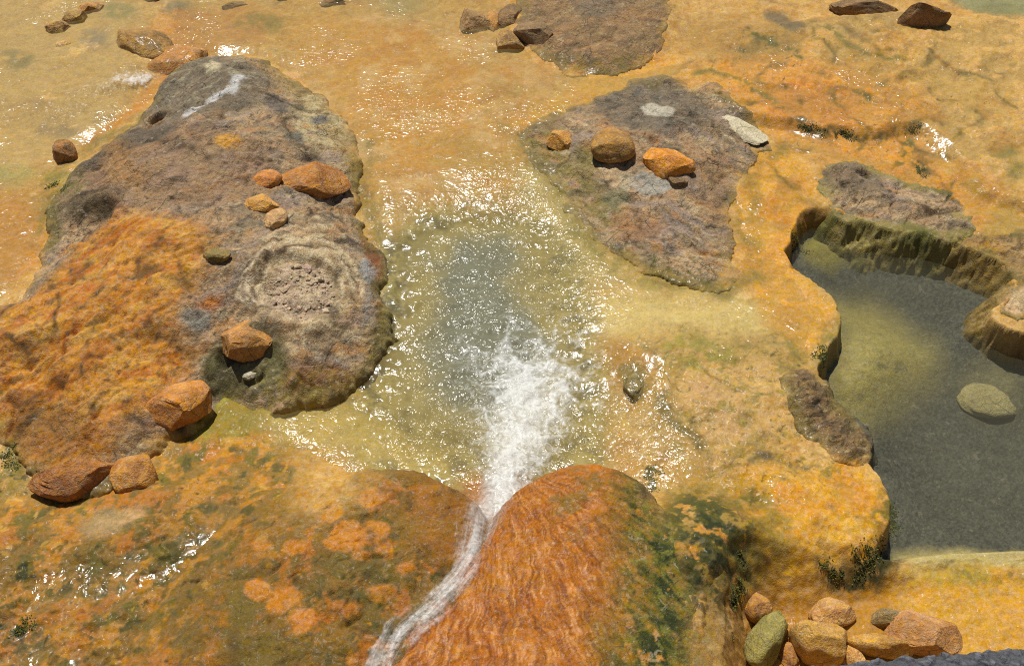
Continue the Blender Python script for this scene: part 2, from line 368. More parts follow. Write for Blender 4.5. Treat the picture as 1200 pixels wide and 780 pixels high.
def mineral_material(name, stone=False):
    m, nt = new_mat(name); L = nt.links.new
    co = nd(nt, 'TexCoord'); vec = co.outputs['Object']
    a = nd(nt, 'Attribute', attribute_name='Col'); rock = nd(nt, 'Attribute', attribute_name='rock').outputs['Fac']; wet = nd(nt, 'Attribute', attribute_name='wet').outputs['Fac']
    n1 = tex(nt, vec, 14, 6, 0.62, 0.3).outputs['Fac']; n2 = tex(nt, vec, 70, 5, 0.7).outputs['Fac']; n3 = tex(nt, vec, 230, 3, 0.6).outputs['Fac']
    # value mottling of the crust itself
    v = math_(nt, 'ADD', math_(nt, 'MULTIPLY', math_(nt, 'SUBTRACT', n1, 0.5), 0.75), math_(nt, 'MULTIPLY', math_(nt, 'SUBTRACT', n2, 0.5), 1.2))
    v = math_(nt, 'ADD', v, math_(nt, 'MULTIPLY', math_(nt, 'SUBTRACT', n3, 0.5), 0.9))
    amt = math_(nt, 'ADD', 0.75, math_(nt, 'MULTIPLY', rock, 0.65))
    v = math_(nt, 'ADD', 1.0, math_(nt, 'MULTIPLY', v, amt)); v = math_(nt, 'MAXIMUM', v, 0.25)
    hs = nd(nt, 'HueSaturation'); L(a.outputs['Color'], hs.inputs['Color']); L(v, hs.inputs['Value'])
    n4 = tex(nt, vec, 9, 5, 0.6).outputs['Fac']
    L(math_(nt, 'ADD', 0.5, math_(nt, 'MULTIPLY', math_(nt, 'SUBTRACT', n4, 0.5), 0.03)), hs.inputs['Hue'])
    n5 = tex(nt, vec, 33, 5, 0.6).outputs['Fac']
    L(math_(nt, 'ADD', 1.0, math_(nt, 'MULTIPLY', math_(nt, 'SUBTRACT', n5, 0.5), 0.7)), hs.inputs['Saturation'])
    # lichen and mineral grains
    gr = ramp(nt, tex(nt, vec, 150, 2, 0.5).outputs['Fac'], 0.66, 0.74)
    c1 = mixc(nt, math_(nt, 'MULTIPLY', gr, math_(nt, 'MULTIPLY', rock, 0.45)), hs.outputs['Color'], (0.46, 0.40, 0.30, 1))
    gd = ramp(nt, tex(nt, vec, 95, 4, 0.6, 0.5).outputs['Fac'], 0.64, 0.72)
    c2 = mixc(nt, math_(nt, 'MULTIPLY', gd, math_(nt, 'ADD', 0.30, math_(nt, 'MULTIPLY', rock, 0.45))), c1, (0.035, 0.03, 0.018, 1))
    fl = ramp(nt, tex(nt, vec, 19, 7, 0.7, 0.8).outputs['Fac'], 0.60, 0.63)
    c2 = mixc(nt, math_(nt, 'MULTIPLY', fl, math_(nt, 'MULTIPLY', rock, 0.5)), c2, (0.50, 0.42, 0.29, 1))
    fd_ = ramp(nt, tex(nt, vec, 31, 7, 0.72, 0.8).outputs['Fac'], 0.61, 0.64)
    c2 = mixc(nt, math_(nt, 'MULTIPLY', fd_, math_(nt, 'MULTIPLY', rock, 0.5)), c2, (0.10, 0.085, 0.06, 1))
    # relief: grainy crust, chipped facets and fine fissures on bare rock
    wv = nd(nt, 'VectorMath', operation='MULTIPLY_ADD'); L(tex(nt, vec, 12, 4, 0.6).outputs['Color'], wv.inputs[0]); wv.inputs[1].default_value = (0.06, 0.06, 0.06); L(vec, wv.inputs[2])
    def edges(sc):
        v_ = nd(nt, 'TexVoronoi', feature='DISTANCE_TO_EDGE'); v_.inputs['Scale'].default_value = sc; L(wv.outputs[0], v_.inputs['Vector']); return v_.outputs['Distance']
    def facets(sc):
        v_ = nd(nt, 'TexVoronoi', feature='F1'); v_.inputs['Scale'].default_value = sc; L(wv.outputs[0], v_.inputs['Vector']); return v_.outputs['Distance']
    msk = ramp(nt, tex(nt, vec, 5, 4, 0.6).outputs['Fac'], 0.45, 0.62)
    fis = math_(nt, 'MULTIPLY', math_(nt, 'SUBTRACT', 1.0, ramp(nt, edges(7), 0.0, 0.035)), msk)
    fis = math_(nt, 'MULTIPLY', fis, rock)
    c2 = mixc(nt, math_(nt, 'MULTIPLY', fis, 0.7), c2, (0.05, 0.04, 0.025, 1))
    bh = math_(nt, 'ADD', math_(nt, 'MULTIPLY', tex(nt, vec, 26, 7, 0.72).outputs['Fac'], 0.045), math_(nt, 'MULTIPLY', tex(nt, vec, 130, 3, 0.7).outputs['Fac'], 0.016))
    rk = math_(nt, 'SUBTRACT', math_(nt, 'MULTIPLY', facets(30), 0.010), math_(nt, 'MULTIPLY', fis, 0.012))
    rk = math_(nt, 'ADD', rk, math_(nt, 'MULTIPLY', facets(85), 0.006))
    bh = math_(nt, 'ADD', bh, math_(nt, 'MULTIPLY', rk, rock))
    bmp = nd(nt, 'Bump'); L(bh, bmp.inputs['Height']); bmp.inputs['Distance'].default_value = 1.0
    L(math_(nt, 'ADD', 0.24, math_(nt, 'MULTIPLY', rock, 0.5)), bmp.inputs['Strength'])
    rip = nd(nt, 'Bump'); rip.inputs['Distance'].default_value = 0.012; rip.inputs['Strength'].default_value = 1.0
    L(tex(nt, vec, 15, 2, 0.5, 0.5).outputs['Fac'], rip.inputs['Height'])
    p = nd(nt, 'BsdfPrincipled'); L(c2, p.inputs['Base Color']); L(bmp.outputs[0], p.inputs['Normal'])
    L(math_(nt, 'SUBTRACT', 0.85, math_(nt, 'MULTIPLY', wet, 0.25)), p.inputs['Roughness'])
    p.inputs['Specular IOR Level'].default_value = 0.3
    L(wet, p.inputs['Coat Weight']); p.inputs['Coat Roughness'].default_value = 0.22; p.inputs['Coat IOR'].default_value = 1.33
    L(rip.outputs[0], p.inputs['Coat Normal'])
    out = nd(nt, 'OutputMaterial'); L(p.outputs[0], out.inputs[0])
    return m
M_BED = mineral_material('mineral_crust')
M_STONE = mineral_material('loose_stone')

def water_material(name, rip_scale, rip_dist, rough=0.05):
    m, nt = new_mat(name); L = nt.links.new
    co = nd(nt, 'TexCoord'); vec = co.outputs['Object']
    col = nd(nt, 'Attribute', attribute_name='Col').outputs['Color']
    turb = nd(nt, 'Attribute', attribute_name='turbid').outputs['Fac']; foam = nd(nt, 'Attribute', attribute_name='foam').outputs['Fac']
    rp = nd(nt, 'Attribute', attribute_name='ripple').outputs['Fac']
    mp = nd(nt, 'Mapping'); mp.inputs['Scale'].default_value = (0.85, 0.95, 1); L(vec, mp.inputs['Vector']); vec2 = mp.outputs[0]
    h = math_(nt, 'ADD', tex(nt, vec2, rip_scale, 1.5, 0.5, 1.4).outputs['Fac'], math_(nt, 'MULTIPLY', tex(nt, vec2, rip_scale * 2.7, 1, 0.5, 0.4).outputs['Fac'], 0.16))
    bm = nd(nt, 'Bump'); bm.inputs['Distance'].default_value = rip_dist
    L(h, bm.inputs['Height']); L(rp, bm.inputs['Strength'])
    tr = nd(nt, 'BsdfTransparent'); tr.inputs[0].default_value = (0.97, 0.975, 0.93, 1)
    df = nd(nt, 'BsdfDiffuse'); L(col, df.inputs[0])
    body = nd(nt, 'MixShader'); L(turb, body.inputs[0]); L(tr.outputs[0], body.inputs[1]); L(df.outputs[0], body.inputs[2])
    gl = nd(nt, 'BsdfGlossy'); gl.inputs['Roughness'].default_value = rough; L(bm.outputs[0], gl.inputs['Normal'])
    fr = nd(nt, 'Fresnel'); fr.inputs[0].default_value = 1.33; L(bm.outputs[0], fr.inputs[1])
    surf = nd(nt, 'MixShader'); L(math_(nt, 'MINIMUM', fr.outputs[0], 0.12), surf.inputs[0]); L(body.outputs[0], surf.inputs[1]); L(gl.outputs[0], surf.inputs[2])
    fn_ = math_(nt, 'ADD', math_(nt, 'MULTIPLY', math_(nt, 'SUBTRACT', tex(nt, vec, 20, 7, 0.68, 1.8).outputs['Fac'], 0.5), 2.0), foam)
    ff = math_(nt, 'MULTIPLY', ramp(nt, fn_, 0.15, 1.35), ramp(nt, foam, 0.03, 0.3))
    fb = nd(nt, 'Bump'); fb.inputs['Distance'].default_value = 0.04; fb.inputs['Strength'].default_value = 0.22; L(tex(nt, vec, 60, 6, 0.7).outputs['Fac'], fb.inputs['Height'])
    fd = nd(nt, 'BsdfPrincipled'); fd.inputs['Base Color'].default_value = (0.68, 0.68, 0.64, 1); fd.inputs['Roughness'].default_value = 0.5; L(fb.outputs[0], fd.inputs['Normal'])
    fin = nd(nt, 'MixShader'); L(math_(nt, 'MULTIPLY', ff, 0.9), fin.inputs[0]); L(surf.outputs[0], fin.inputs[1]); L(fd.outputs[0], fin.inputs[2])
    out = nd(nt, 'OutputMaterial'); L(fin.outputs[0], out.inputs[0])
    return m
M_STREAM = water_material('stream_water', 18, 0.026, 0.19)
M_HOT = water_material('still_water', 13, 0.012, 0.10)

# ------------------------------------------------------------------ painting minerals and algae on a surface
class Painter:
    """base colours of what grows and settles on a surface, laid out in ground coordinates"""
    def __init__(s, X, Y, base, fn, seed, grain=None):
        s.X, s.Y, s.fn, s.seed = X, Y, fn, seed
        s.C = np.empty(X.shape + (3,), F); s.C[:] = alb(base)
        s.wx = X + 0.085 * fbm(X, Y, 0.36, 5, seed + 1, 0.6)
        s.wy = Y + 0.085 * fbm(X, Y, 0.36, 5, seed + 2, 0.6)
        s.rock = np.full(X.shape, 0.2, F); s.wet = np.full(X.shape, 0.0, F)
        s.nz = {}; s.nx, s.ny = X, Y
        if grain is not None:
            c_, n_ = math.cos(math.radians(grain)), math.sin(math.radians(grain)); s.nx = s.wx * c_ + s.wy * n_; s.ny = (s.wy * c_ - s.wx * n_) * 2.0
    def noise(s, wl_, k=0):
        key = (wl_, k)
        if key not in s.nz: s.nz[key] = fbm(s.nx, s.ny, wl_, 4, s.seed + 50 + 7 * k, 0.6)
        return s.nz[key]
    def pts(s, P): return np.array([march(x, y, s.fn)[:2] for x, y in P])
    def mask(s, P, feather, line=None):
        if P is ALL: return np.ones(s.X.shape, bool), np.ones(s.X.size, F)
        Q = s.pts(P)
        if line is None:
            Q = smooth_poly(Q, 2); f = lambda a, b: sdf_poly(a, b, Q)
        else:
            f = lambda a, b: line - dist_line(a, b, Q)[0]
        lo = Q.min(0) - (feather + 0.12 + (line or 0)); hi = Q.max(0) + (feather + 0.12 + (line or 0))
        m = (s.X > lo[0]) & (s.X < hi[0]) & (s.Y > lo[1]) & (s.Y < hi[1])
        d = f(s.wx[m], s.wy[m])
        return m, sstep(-feather, feather, d)
    def put(s, m, k, col=None, rock=None, wet=None):
        if col is not None: s.C[m] += (alb(col) - s.C[m]) * k[:, None]
        if rock is not None: s.rock[m] += (rock - s.rock[m]) * k
        if wet is not None: s.wet[m] += (wet - s.wet[m]) * k
    def area(s, P, col=None, feather=0.06, a=1.0, rock=None, wet=None, line=None, brk=None):
        m, k = s.mask(P, feather, line); k = k * a
        if brk:                                    # (wavelength, threshold, softness, k)
            wl_, th, so = brk[:3]; n = s.noise(wl_, brk[3] if len(brk) > 3 else 0)[m]
            k = k * sstep(th - so, th + so, n)
        s.put(m, k, col, rock, wet)
    def spot(s, x, y, rx, ry, col=None, ang=0, **kw):
        ca, sa = math.cos(math.radians(ang)), math.sin(math.radians(ang))
        s.area([(x + rx * math.cos(t) * ca - ry * math.sin(t) * sa, y + rx * math.cos(t) * sa + ry * math.sin(t) * ca) for t in np.linspace(0, 2 * math.pi, 9)[:-1]], col, **kw)
    def mottle(s, P, col, wl_, th, so=0.12, feather=0.12, a=1.0, k=0, rock=None, wet=None): s.area(P, col, feather, a, rock, wet, None, (wl_, th, so, k))
    def cracks(s, P, col, wl_, power=6, a=0.8, feather=0.1, k=0):
        m, g = s.mask(P, feather); r = ridged(s.wx[m], s.wy[m], wl_, 2, s.seed + 90 + k) ** power
        s.put(m, g * a * np.clip(r * 1.6, 0, 1), col)

ALL = [(-300, -120), (1500, -120), (1500, 900), (-300, 900)]
# palette, as seen in sunlight
OCHRE, TAN, PALE = (202, 146, 62), (194, 150, 80), (208, 174, 108)
ORANGE, RUST, BROWN = (196, 128, 44), (176, 100, 30), (132, 88, 40)
GREYB, PINKB, DARKR, CRUST = (172, 144, 106), (184, 148, 108), (116, 105, 85), (212, 196, 160)
OLIVE, MOSS, DMOSS, LIME = (122, 108, 40), (76, 82, 26), (44, 52, 18), (150, 140, 52)

# ------------------------------------------------------------------ riverbed
p = Painter(GX, GY, TAN, bed_at, 900)
p.mottle(ALL, OCHRE, 0.8, 0.0, 0.4, a=0.7)
p.mottle(ALL, PALE, 0.5, 0.25, 0.3, a=0.5, k=1)
p.mottle(ALL, (176, 134, 62), 0.3, 0.25, 0.25, a=0.45, k=2)
p.mottle(ALL, (172, 120, 52), 0.13, 0.18, 0.12, a=0.5, k=21); p.mottle(ALL, (216, 178, 104), 0.10, 0.22, 0.12, a=0.5, k=22); p.mottle(ALL, (150, 110, 54), 0.05, 0.42, 0.08, a=0.55, k=23)
p.cracks(ALL, (128, 92, 44), 0.7, 10, 0.55, k=9)
p.area([(-100, 220), (45, 225), (52, 290), (40, 325), (-100, 400)], ORANGE, 0.1, 0.7)
p.area([(-100, -60), (130, -60), (170, 60), (150, 130), (60, 190), (-100, 240)], (198, 162, 98), 0.2, 0.7)
for x, y, rx, ry, c in [(115, 45, 16, 13, (138, 122, 98)), (20, 72, 20, 12, (112, 104, 62)), (70, 152, 26, 10, (140, 116, 84)), (120, 140, 14, 5, (140, 116, 84)), (45, 120, 16, 5, (160, 128, 84)), (135, 12, 22, 10, (128, 124, 74)), (205, 10, 24, 12, (124, 116, 84)), (15, 205, 30, 12, (170, 156, 84)), (66, 208, 16, 10, LIME), (64, 240, 12, 20, OLIVE)]:
    p.spot(x, y, rx, ry, c, feather=0.08, a=0.75, brk=(0.12, -0.2, 0.3))
p.area([(150, 50), (190, 15), (300, 0), (330, 40), (260, 60), (200, 75)], (190, 130, 62), 0.12, 0.7)
p.area([(195, 80), (235, 62), (190, 100), (160, 135), (110, 165), (100, 180), (95, 170), (150, 130)], ORANGE, 0.05, 0.8)
p.area([(270, 25), (300, 15), (345, 25), (340, 38), (290, 36)], OLIVE, 0.08, 0.7, brk=(0.15, -0.1, 0.25))
p.area([(400, -60), (500, -60), (500, 15), (450, 18)], (150, 140, 90), 0.2, 0.6)
p.area([(340, 30), (430, 20), (560, 60), (560, 120), (590, 140), (580, 200), (470, 210), (440, 180), (400, 120), (360, 80)], (206, 146, 58), 0.2, 0.8)
p.mottle([(340, 30), (640, 20), (640, 200), (430, 210)], ORANGE, 0.35, 0.15, 0.25, a=0.6, k=3)
p.area([(585, 150), (640, 120), (720, 85), (800, 62), (790, 85), (720, 110), (660, 132), (610, 150)], (212, 156, 62), 0.06, 0.9)
p.area([(575, 108), (600, 96), (585, 118), (560, 124)], (178, 118, 48), 0.05, 0.8)
p.area([(420, 150), (440, 180), (430, 230), (415, 215)], OLIVE, 0.06, 0.7)
p.area([(500, 160), (620, 150), (640, 205), (660, 250), (560, 245), (500, 230)], (182, 140, 66), 0.12, 0.7)
p.area([(600, 200), (660, 205), (690, 280), (740, 330), (690, 340), (650, 290), (610, 250)], (196, 172, 108), 0.1, 0.8)
p.area([(640, 200), (670, 225), (690, 275), (740, 315), (830, 345), (800, 350), (720, 330), (670, 280)], (140, 124, 50), 0.05, 0.7, brk=(0.12, -0.1, 0.25))
p.area([(690, 340), (800, 345), (900, 350), (960, 360), (960, 400), (850, 390), (720, 400), (680, 390)], (224, 194, 120), 0.15, 0.85)
p.area([(870, 190), (930, 175), (960, 210), (940, 270), (925, 310), (960, 340), (985, 370), (950, 420), (900, 390), (880, 340), (865, 270)], (212, 154, 58), 0.07, 0.95)
p.mottle([(880, 200), (950, 190), (940, 290), (890, 300)], (190, 128, 44), 0.25, 0.1, 0.2, a=0.7, k=2)
p.area([(750, 400), (900, 395), (950, 440), (900, 520), (860, 560), (800, 520), (760, 470)], (196, 156, 88), 0.15, 0.85)
p.mottle([(750, 390), (940, 395), (960, 520), (860, 560), (770, 480)], (150, 126, 58), 0.16, 0.22, 0.1, a=0.7, k=47); p.mottle([(750, 390), (940, 395), (960, 520), (860, 560), (770, 480)], (96, 92, 36), 0.06, 0.42, 0.07, a=0.7, k=48)
p.area([(800, 440), (850, 450), (890, 500), (860, 520), (810, 480)], (182, 142, 92), 0.1, 0.5)
p.area([(700, 400), (740, 400), (770, 440), (740, 480), (700, 450)], (188, 128, 52), 0.1, 0.7)
p.area([(770, 395), (840, 390), (870, 405), (860, 430), (820, 435), (790, 420)], LIME, 0.06, 0.75, brk=(0.1, -0.05, 0.2, 1))
p.area([(905, 385), (935, 400), (945, 430), (925, 440), (910, 415)], OLIVE, 0.05, 0.7, brk=(0.1, -0.1, 0.2, 2))
p.area([(725, 425), (755, 425), (758, 462), (735, 470)], (116, 100, 40), 0.04, 0.85)
p.area([(760, 480), (800, 490), (825, 520), (810, 525), (775, 500)], (150, 118, 46), 0.04, 0.8, brk=(0.08, -0.1, 0.2))
p.area([(830, 520), (900, 520), (930, 530), (925, 545), (860, 545)], (160, 128, 56), 0.06, 0.8, brk=(0.1, -0.1, 0.2))
p.area([(855, 570), (900, 545), (960, 545), (1010, 550), (1040, 590), (1050, 620), (1020, 650), (960, 680), (890, 690), (860, 640)], (216, 158, 54), 0.08, 0.95)
p.area([(960, 600), (1020, 620), (1000, 660), (950, 650)], (222, 172, 76), 0.1, 0.6)
p.area([(775, 580), (840, 560), (900, 580), (935, 600), (935, 650), (900, 680), (870, 690), (800, 700), (770, 640)], (146, 118, 42), 0.09, 0.9, brk=(0.2, -0.3, 0.25, 1))
p.mottle([(770, 585), (850, 575), (880, 620), (868, 700), (790, 720)], (62, 68, 22), 0.12, -0.12, 0.08, a=0.9, k=45); p.mottle([(800, 600), (850, 595), (880, 640), (872, 720), (800, 740)], (34, 42, 14), 0.07, 0.1, 0.08, a=0.85, k=49); p.mottle([(770, 585), (850, 575), (880, 620), (868, 700), (790, 720)], (206, 144, 54), 0.12, 0.3, 0.08, a=0.85, k=46)
p.area([(860, 580), (905, 575), (900, 592), (870, 600)], MOSS, 0.04, 0.7, brk=(0.06, 0.0, 0.15))
p.area([(1020, 590), (1050, 590), (1050, 620), (1030, 640), (1018, 615)], MOSS, 0.04, 0.8, brk=(0.08, -0.15, 0.2))
p.area([(955, 400), (990, 370), (985, 420), (950, 435)], OLIVE, 0.04, 0.8, brk=(0.08, -0.15, 0.2))
p.area([(925, 290), (950, 250), (980, 255), (955, 270), (935, 310)], DMOSS, 0.03, 0.8, brk=(0.08, -0.25, 0.2))
p.area([(930, 230), (962, 235), (980, 262), (945, 262)], (150, 110, 36), 0.05, 0.7)
p.area([(790, 20), (900, 20), (950, 60), (900, 80), (810, 75)], (168, 128, 62), 0.12, 0.8)
p.area([(820, 70), (960, 60), (1060, 120), (1110, 200), (1150, 240), (1060, 220), (960, 180), (860, 130)], (206, 142, 56), 0.15, 0.85)
p.area([(880, 95), (1000, 95), (1010, 150), (960, 160), (900, 140)], (206, 134, 54), 0.1, 0.7)
p.area([(1060, 20), (1300, 20), (1300, 240), (1160, 220), (1100, 160)], (204, 160, 86), 0.15, 0.8)
p.area([(1100, 190), (1150, 210), (1300, 330), (1150, 300), (1140, 240)], (164, 132, 58), 0.12, 0.7)
p.area([(1105, -60), (1300, -60), (1300, 22), (1110, 18)], (136, 134, 88), 0.06, 0.9)
for P_, c in [([(875, 38), (900, 50), (925, 58), (938, 66)], MOSS), ([(935, 140), (950, 148), (985, 156), (1020, 163), (1050, 158), (1075, 146)], DMOSS), ([(1040, 145), (1075, 175), (1092, 200), (1110, 228)], (150, 104, 40)), ([(1075, 190), (1088, 205)], DMOSS), ([(820, 85), (870, 95), (905, 120)], OLIVE), ([(1050, 195), (1065, 180), (1068, 165)], MOSS), ([(1000, 108), (1020, 118)], MOSS), ([(955, 28), (1010, 60), (1060, 70)], OLIVE), ([(1095, 70), (1120, 85)], (170, 108, 40)), ([(845, 215), (860, 205), (880, 190)], OLIVE)]:
    p.area(P_, c, 0.03, 0.85, line=0.035, brk=(0.09, -0.12, 0.18, 3))
p.spot(1178, 178, 16, 10, (124, 112, 50), feather=0.05, a=0.8); p.spot(1195, 200, 10, 8, OLIVE, feather=0.05, a=0.8)
p.spot(920, 25, 26, 9, (104, 90, 64), ang=15, feather=0.05, a=0.85)
p.mottle([(820, 30), (1200, 40), (1200, 240), (830, 200)], MOSS, 0.09, 0.62, 0.08, a=0.6, k=5)
p.mottle([(720, 390), (960, 390), (960, 560), (800, 540)], (110, 92, 30), 0.05, 0.62, 0.1, a=0.5, k=6)
p.cracks([(820, 20), (1200, 20), (1200, 300), (840, 240)], (96, 82, 30), 0.5, 8, 0.7)
p.cracks([(690, 390), (1040, 390), (1040, 690), (860, 680)], (120, 90, 30), 0.4, 9, 0.6)
for P_ in ([(590, 150), (620, 175), (640, 200), (665, 232), (690, 272), (730, 300), (790, 328), (850, 345)], [(845, 345), (885, 320), (872, 262), (880, 212), (915, 170)], [(430, 160), (420, 215), (436, 262), (462, 330), (466, 385), (440, 440), (400, 478), (320, 488)], [(160, 140), (110, 172), (60, 215), (46, 270)]):
    p.area(P_, (126, 108, 46), 0.08, 0.8, line=0.06, brk=(0.25, -0.15, 0.2, 24))
p.mottle([(300, 20), (820, 40), (820, 130), (600, 240), (420, 230)], (204, 140, 60), 0.5, 0.1, 0.2, a=0.45, k=35); p.mottle([(300, 20), (640, 20), (620, 240), (420, 230)], (218, 176, 116), 0.35, 0.15, 0.2, a=0.6, k=36)
p.mottle([(860, 180), (1060, 100), (1200, 60), (1200, 250), (960, 440), (860, 400)], (196, 130, 46), 0.4, 0.15, 0.2, a=0.45, k=37); p.mottle([(860, 540), (1050, 560), (1040, 660), (880, 680)], (206, 138, 44), 0.25, 0.08, 0.15, a=0.7, k=38)
p.mottle([(720, 385), (960, 385), (970, 530), (1010, 560), (860, 600), (760, 480)], (84, 80, 28), 0.05, 0.50, 0.03, a=0.85, k=51); p.mottle([(720, 385), (960, 385), (970, 530), (1010, 560), (860, 600), (760, 480)], (140, 122, 46), 0.11, 0.30, 0.04, a=0.7, k=52)
p.cracks([(720, 385), (960, 385), (970, 530), (1010, 560), (860, 600), (760, 480)], (92, 78, 28), 0.16, 16, 0.9, k=11)
p.area([(768, 470), (785, 492), (812, 512), (826, 530)], (112, 92, 38), 0.02, 0.85, line=0.03, brk=(0.08, -0.2, 0.1, 53)); p.area([(872, 545), (895, 535), (925, 540), (960, 545)], (120, 98, 44), 0.02, 0.8, line=0.02, brk=(0.08, -0.15, 0.1, 54)); p.spot(893, 532, 12, 6, (96, 78, 50), feather=0.03, a=0.85)
p.mottle([(820, 20), (1200, 20), (1200, 260), (840, 230)], (84, 76, 30), 0.06, 0.48, 0.03, a=0.8, k=55)
# pool floor
p.area([(440, 250), (660, 240), (700, 380), (720, 480), (700, 600), (440, 600), (400, 480), (440, 420)], (168, 150, 84), 0.12, 0.9)
p.area([(465, 270), (560, 255), (625, 265), (650, 330), (640, 400), (520, 400), (470, 420)], (136, 126, 84), 0.4, 0.8)
p.mottle([(440, 250), (660, 240), (710, 480), (700, 600), (440, 600), (400, 480)], (84, 80, 58), 0.14, 0.1, 0.12, a=0.8, k=31)
p.mottle([(440, 250), (660, 240), (710, 480), (700, 600), (440, 600), (400, 480)], (186, 164, 104), 0.12, 0.2, 0.1, a=0.7, k=32)
# near terrace on the left, algae over ochre
LOWL = [(-200, 560), (40, 578), (130, 575), (190, 520), (250, 480), (330, 500), (360, 560), (330, 800), (250, 950), (-200, 950)]
p.area(LOWL, (146, 110, 44), 0.12, 1.0, wet=0.12)
p.mottle(LOWL, (196, 136, 50), 0.22, 0.05, 0.12, a=0.95, k=7)
p.mottle(LOWL, (188, 118, 42), 0.3, 0.15, 0.12, a=0.8, k=8)
p.mottle(LOWL, (112, 100, 36), 0.18, 0.22, 0.15, a=0.9, k=9)
p.mottle(LOWL, (84, 80, 30), 0.16, 0.30, 0.08, a=0.8, k=41); p.mottle(LOWL, (60, 66, 24), 0.07, 0.45, 0.07, a=0.75, k=42); p.mottle(LOWL, (212, 158, 66), 0.12, 0.36, 0.07, a=0.7, k=43)
p.area([(-100, 500), (45, 505), (50, 580), (-100, 590)], OLIVE, 0.1, 0.8, brk=(0.15, -0.1, 0.2))
p.mottle([(-100, 500), (40, 520), (60, 600), (-100, 600)], DMOSS, 0.08, 0.25, 0.12, a=0.8)
p.mottle([(-100, 640), (110, 640), (120, 780), (-100, 800)], DMOSS, 0.10, 0.30, 0.1, a=0.85, k=4)
p.mottle([(100, 590), (330, 590), (330, 800), (100, 800)], (92, 84, 30), 0.14, 0.28, 0.12, a=0.8, k=5)
p.area([(200, 440), (250, 460), (330, 475), (420, 468), (330, 500), (240, 520), (190, 510)], (146, 124, 44), 0.08, 0.9)
p.mottle([(200, 440), (420, 460), (330, 520), (190, 520)], LIME, 0.12, 0.15, 0.2, a=0.7)
p.area([(300, 480), (440, 470), (560, 560), (430, 540), (320, 530)], (196, 166, 88), 0.12, 0.8)
p.spot(130, 610, 40, 12, (214, 176, 120), ang=-20, feather=0.06, a=0.6)
p.area([(430, 840), (455, 775), (480, 740), (520, 705), (550, 670), (566, 635), (585, 590)], (176, 106, 36), 0.12, 1.0, line=0.25)
# hot pool floor, its rim and the dam
hotm = sstep(0.0, 0.06, HW); floor_c = alb((84, 82, 68))
p.C += (floor_c - p.C) * hotm[..., None]
f1, f2, rid = cells(GX, GY, 0.012, 5)
inn = HW > -0.05
p.C[inn] *= (1 + hotm[inn] * (0.8 * (rid[inn] - 0.5) + 0.35 * fbm(GX[inn], GY[inn], 0.5, 4, 46)))[:, None]
p.rock += (0.5 - p.rock) * hotm * 0.6
p.area([(945, 330), (985, 350), (1030, 360), (1090, 400), (1090, 450), (1040, 480), (1000, 500), (960, 450), (990, 380)], (158, 142, 78), 0.2, 0.9)
p.mottle([(990, 360), (1090, 400), (1080, 460), (990, 480)], (112, 104, 66), 0.15, 0.25, 0.15, a=0.7)
p.spot(1158, 455, 40, 30, (136, 126, 84), feather=0.12, a=0.7)
p.spot(1015, 292, 50, 10, (116, 108, 48), feather=0.06, a=0.8)
p.area([(930, 300), (950, 268), (1000, 288), (990, 310), (960, 320)], (142, 128, 58), 0.07, 0.9)
p.area([(1040, 650), (1120, 640), (1330, 642), (1330, 660), (1060, 664)], (188, 168, 104), 0.05, 0.9)
p.area([(1040, 664), (1330, 658), (1400, 800), (1060, 800), (1000, 720)], (204, 150, 58), 0.06, 1.0)
p.mottle([(1040, 660), (1330, 658), (1330, 700), (1040, 700)], LIME, 0.25, 0.05, 0.25, a=0.7)
p.mottle([(1120, 655), (1330, 655), (1330, 690), (1120, 690)], OLIVE, 0.12, 0.2, 0.15, a=0.8, k=2)
p.area([(860, 685), (980, 690), (1030, 665), (1060, 690), (1050, 800), (860, 800)], (176, 122, 40), 0.08, 0.9)
p.area([(960, 685), (1010, 665), (1035, 640), (1050, 655), (1040, 690), (1000, 700)], DMOSS, 0.04, 0.9, brk=(0.08, -0.2, 0.2))
p.wet = np.maximum(p.wet, 0.12 * (1 - hotm))
p.C *= np.array([0.90, 0.925, 0.98], F)
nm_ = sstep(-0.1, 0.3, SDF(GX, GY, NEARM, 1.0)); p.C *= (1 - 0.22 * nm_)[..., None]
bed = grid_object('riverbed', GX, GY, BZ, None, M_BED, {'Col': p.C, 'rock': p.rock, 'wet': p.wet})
tag(bed, 'ochre mineral-crusted riverbed with shallow channels', None, kind='structure')

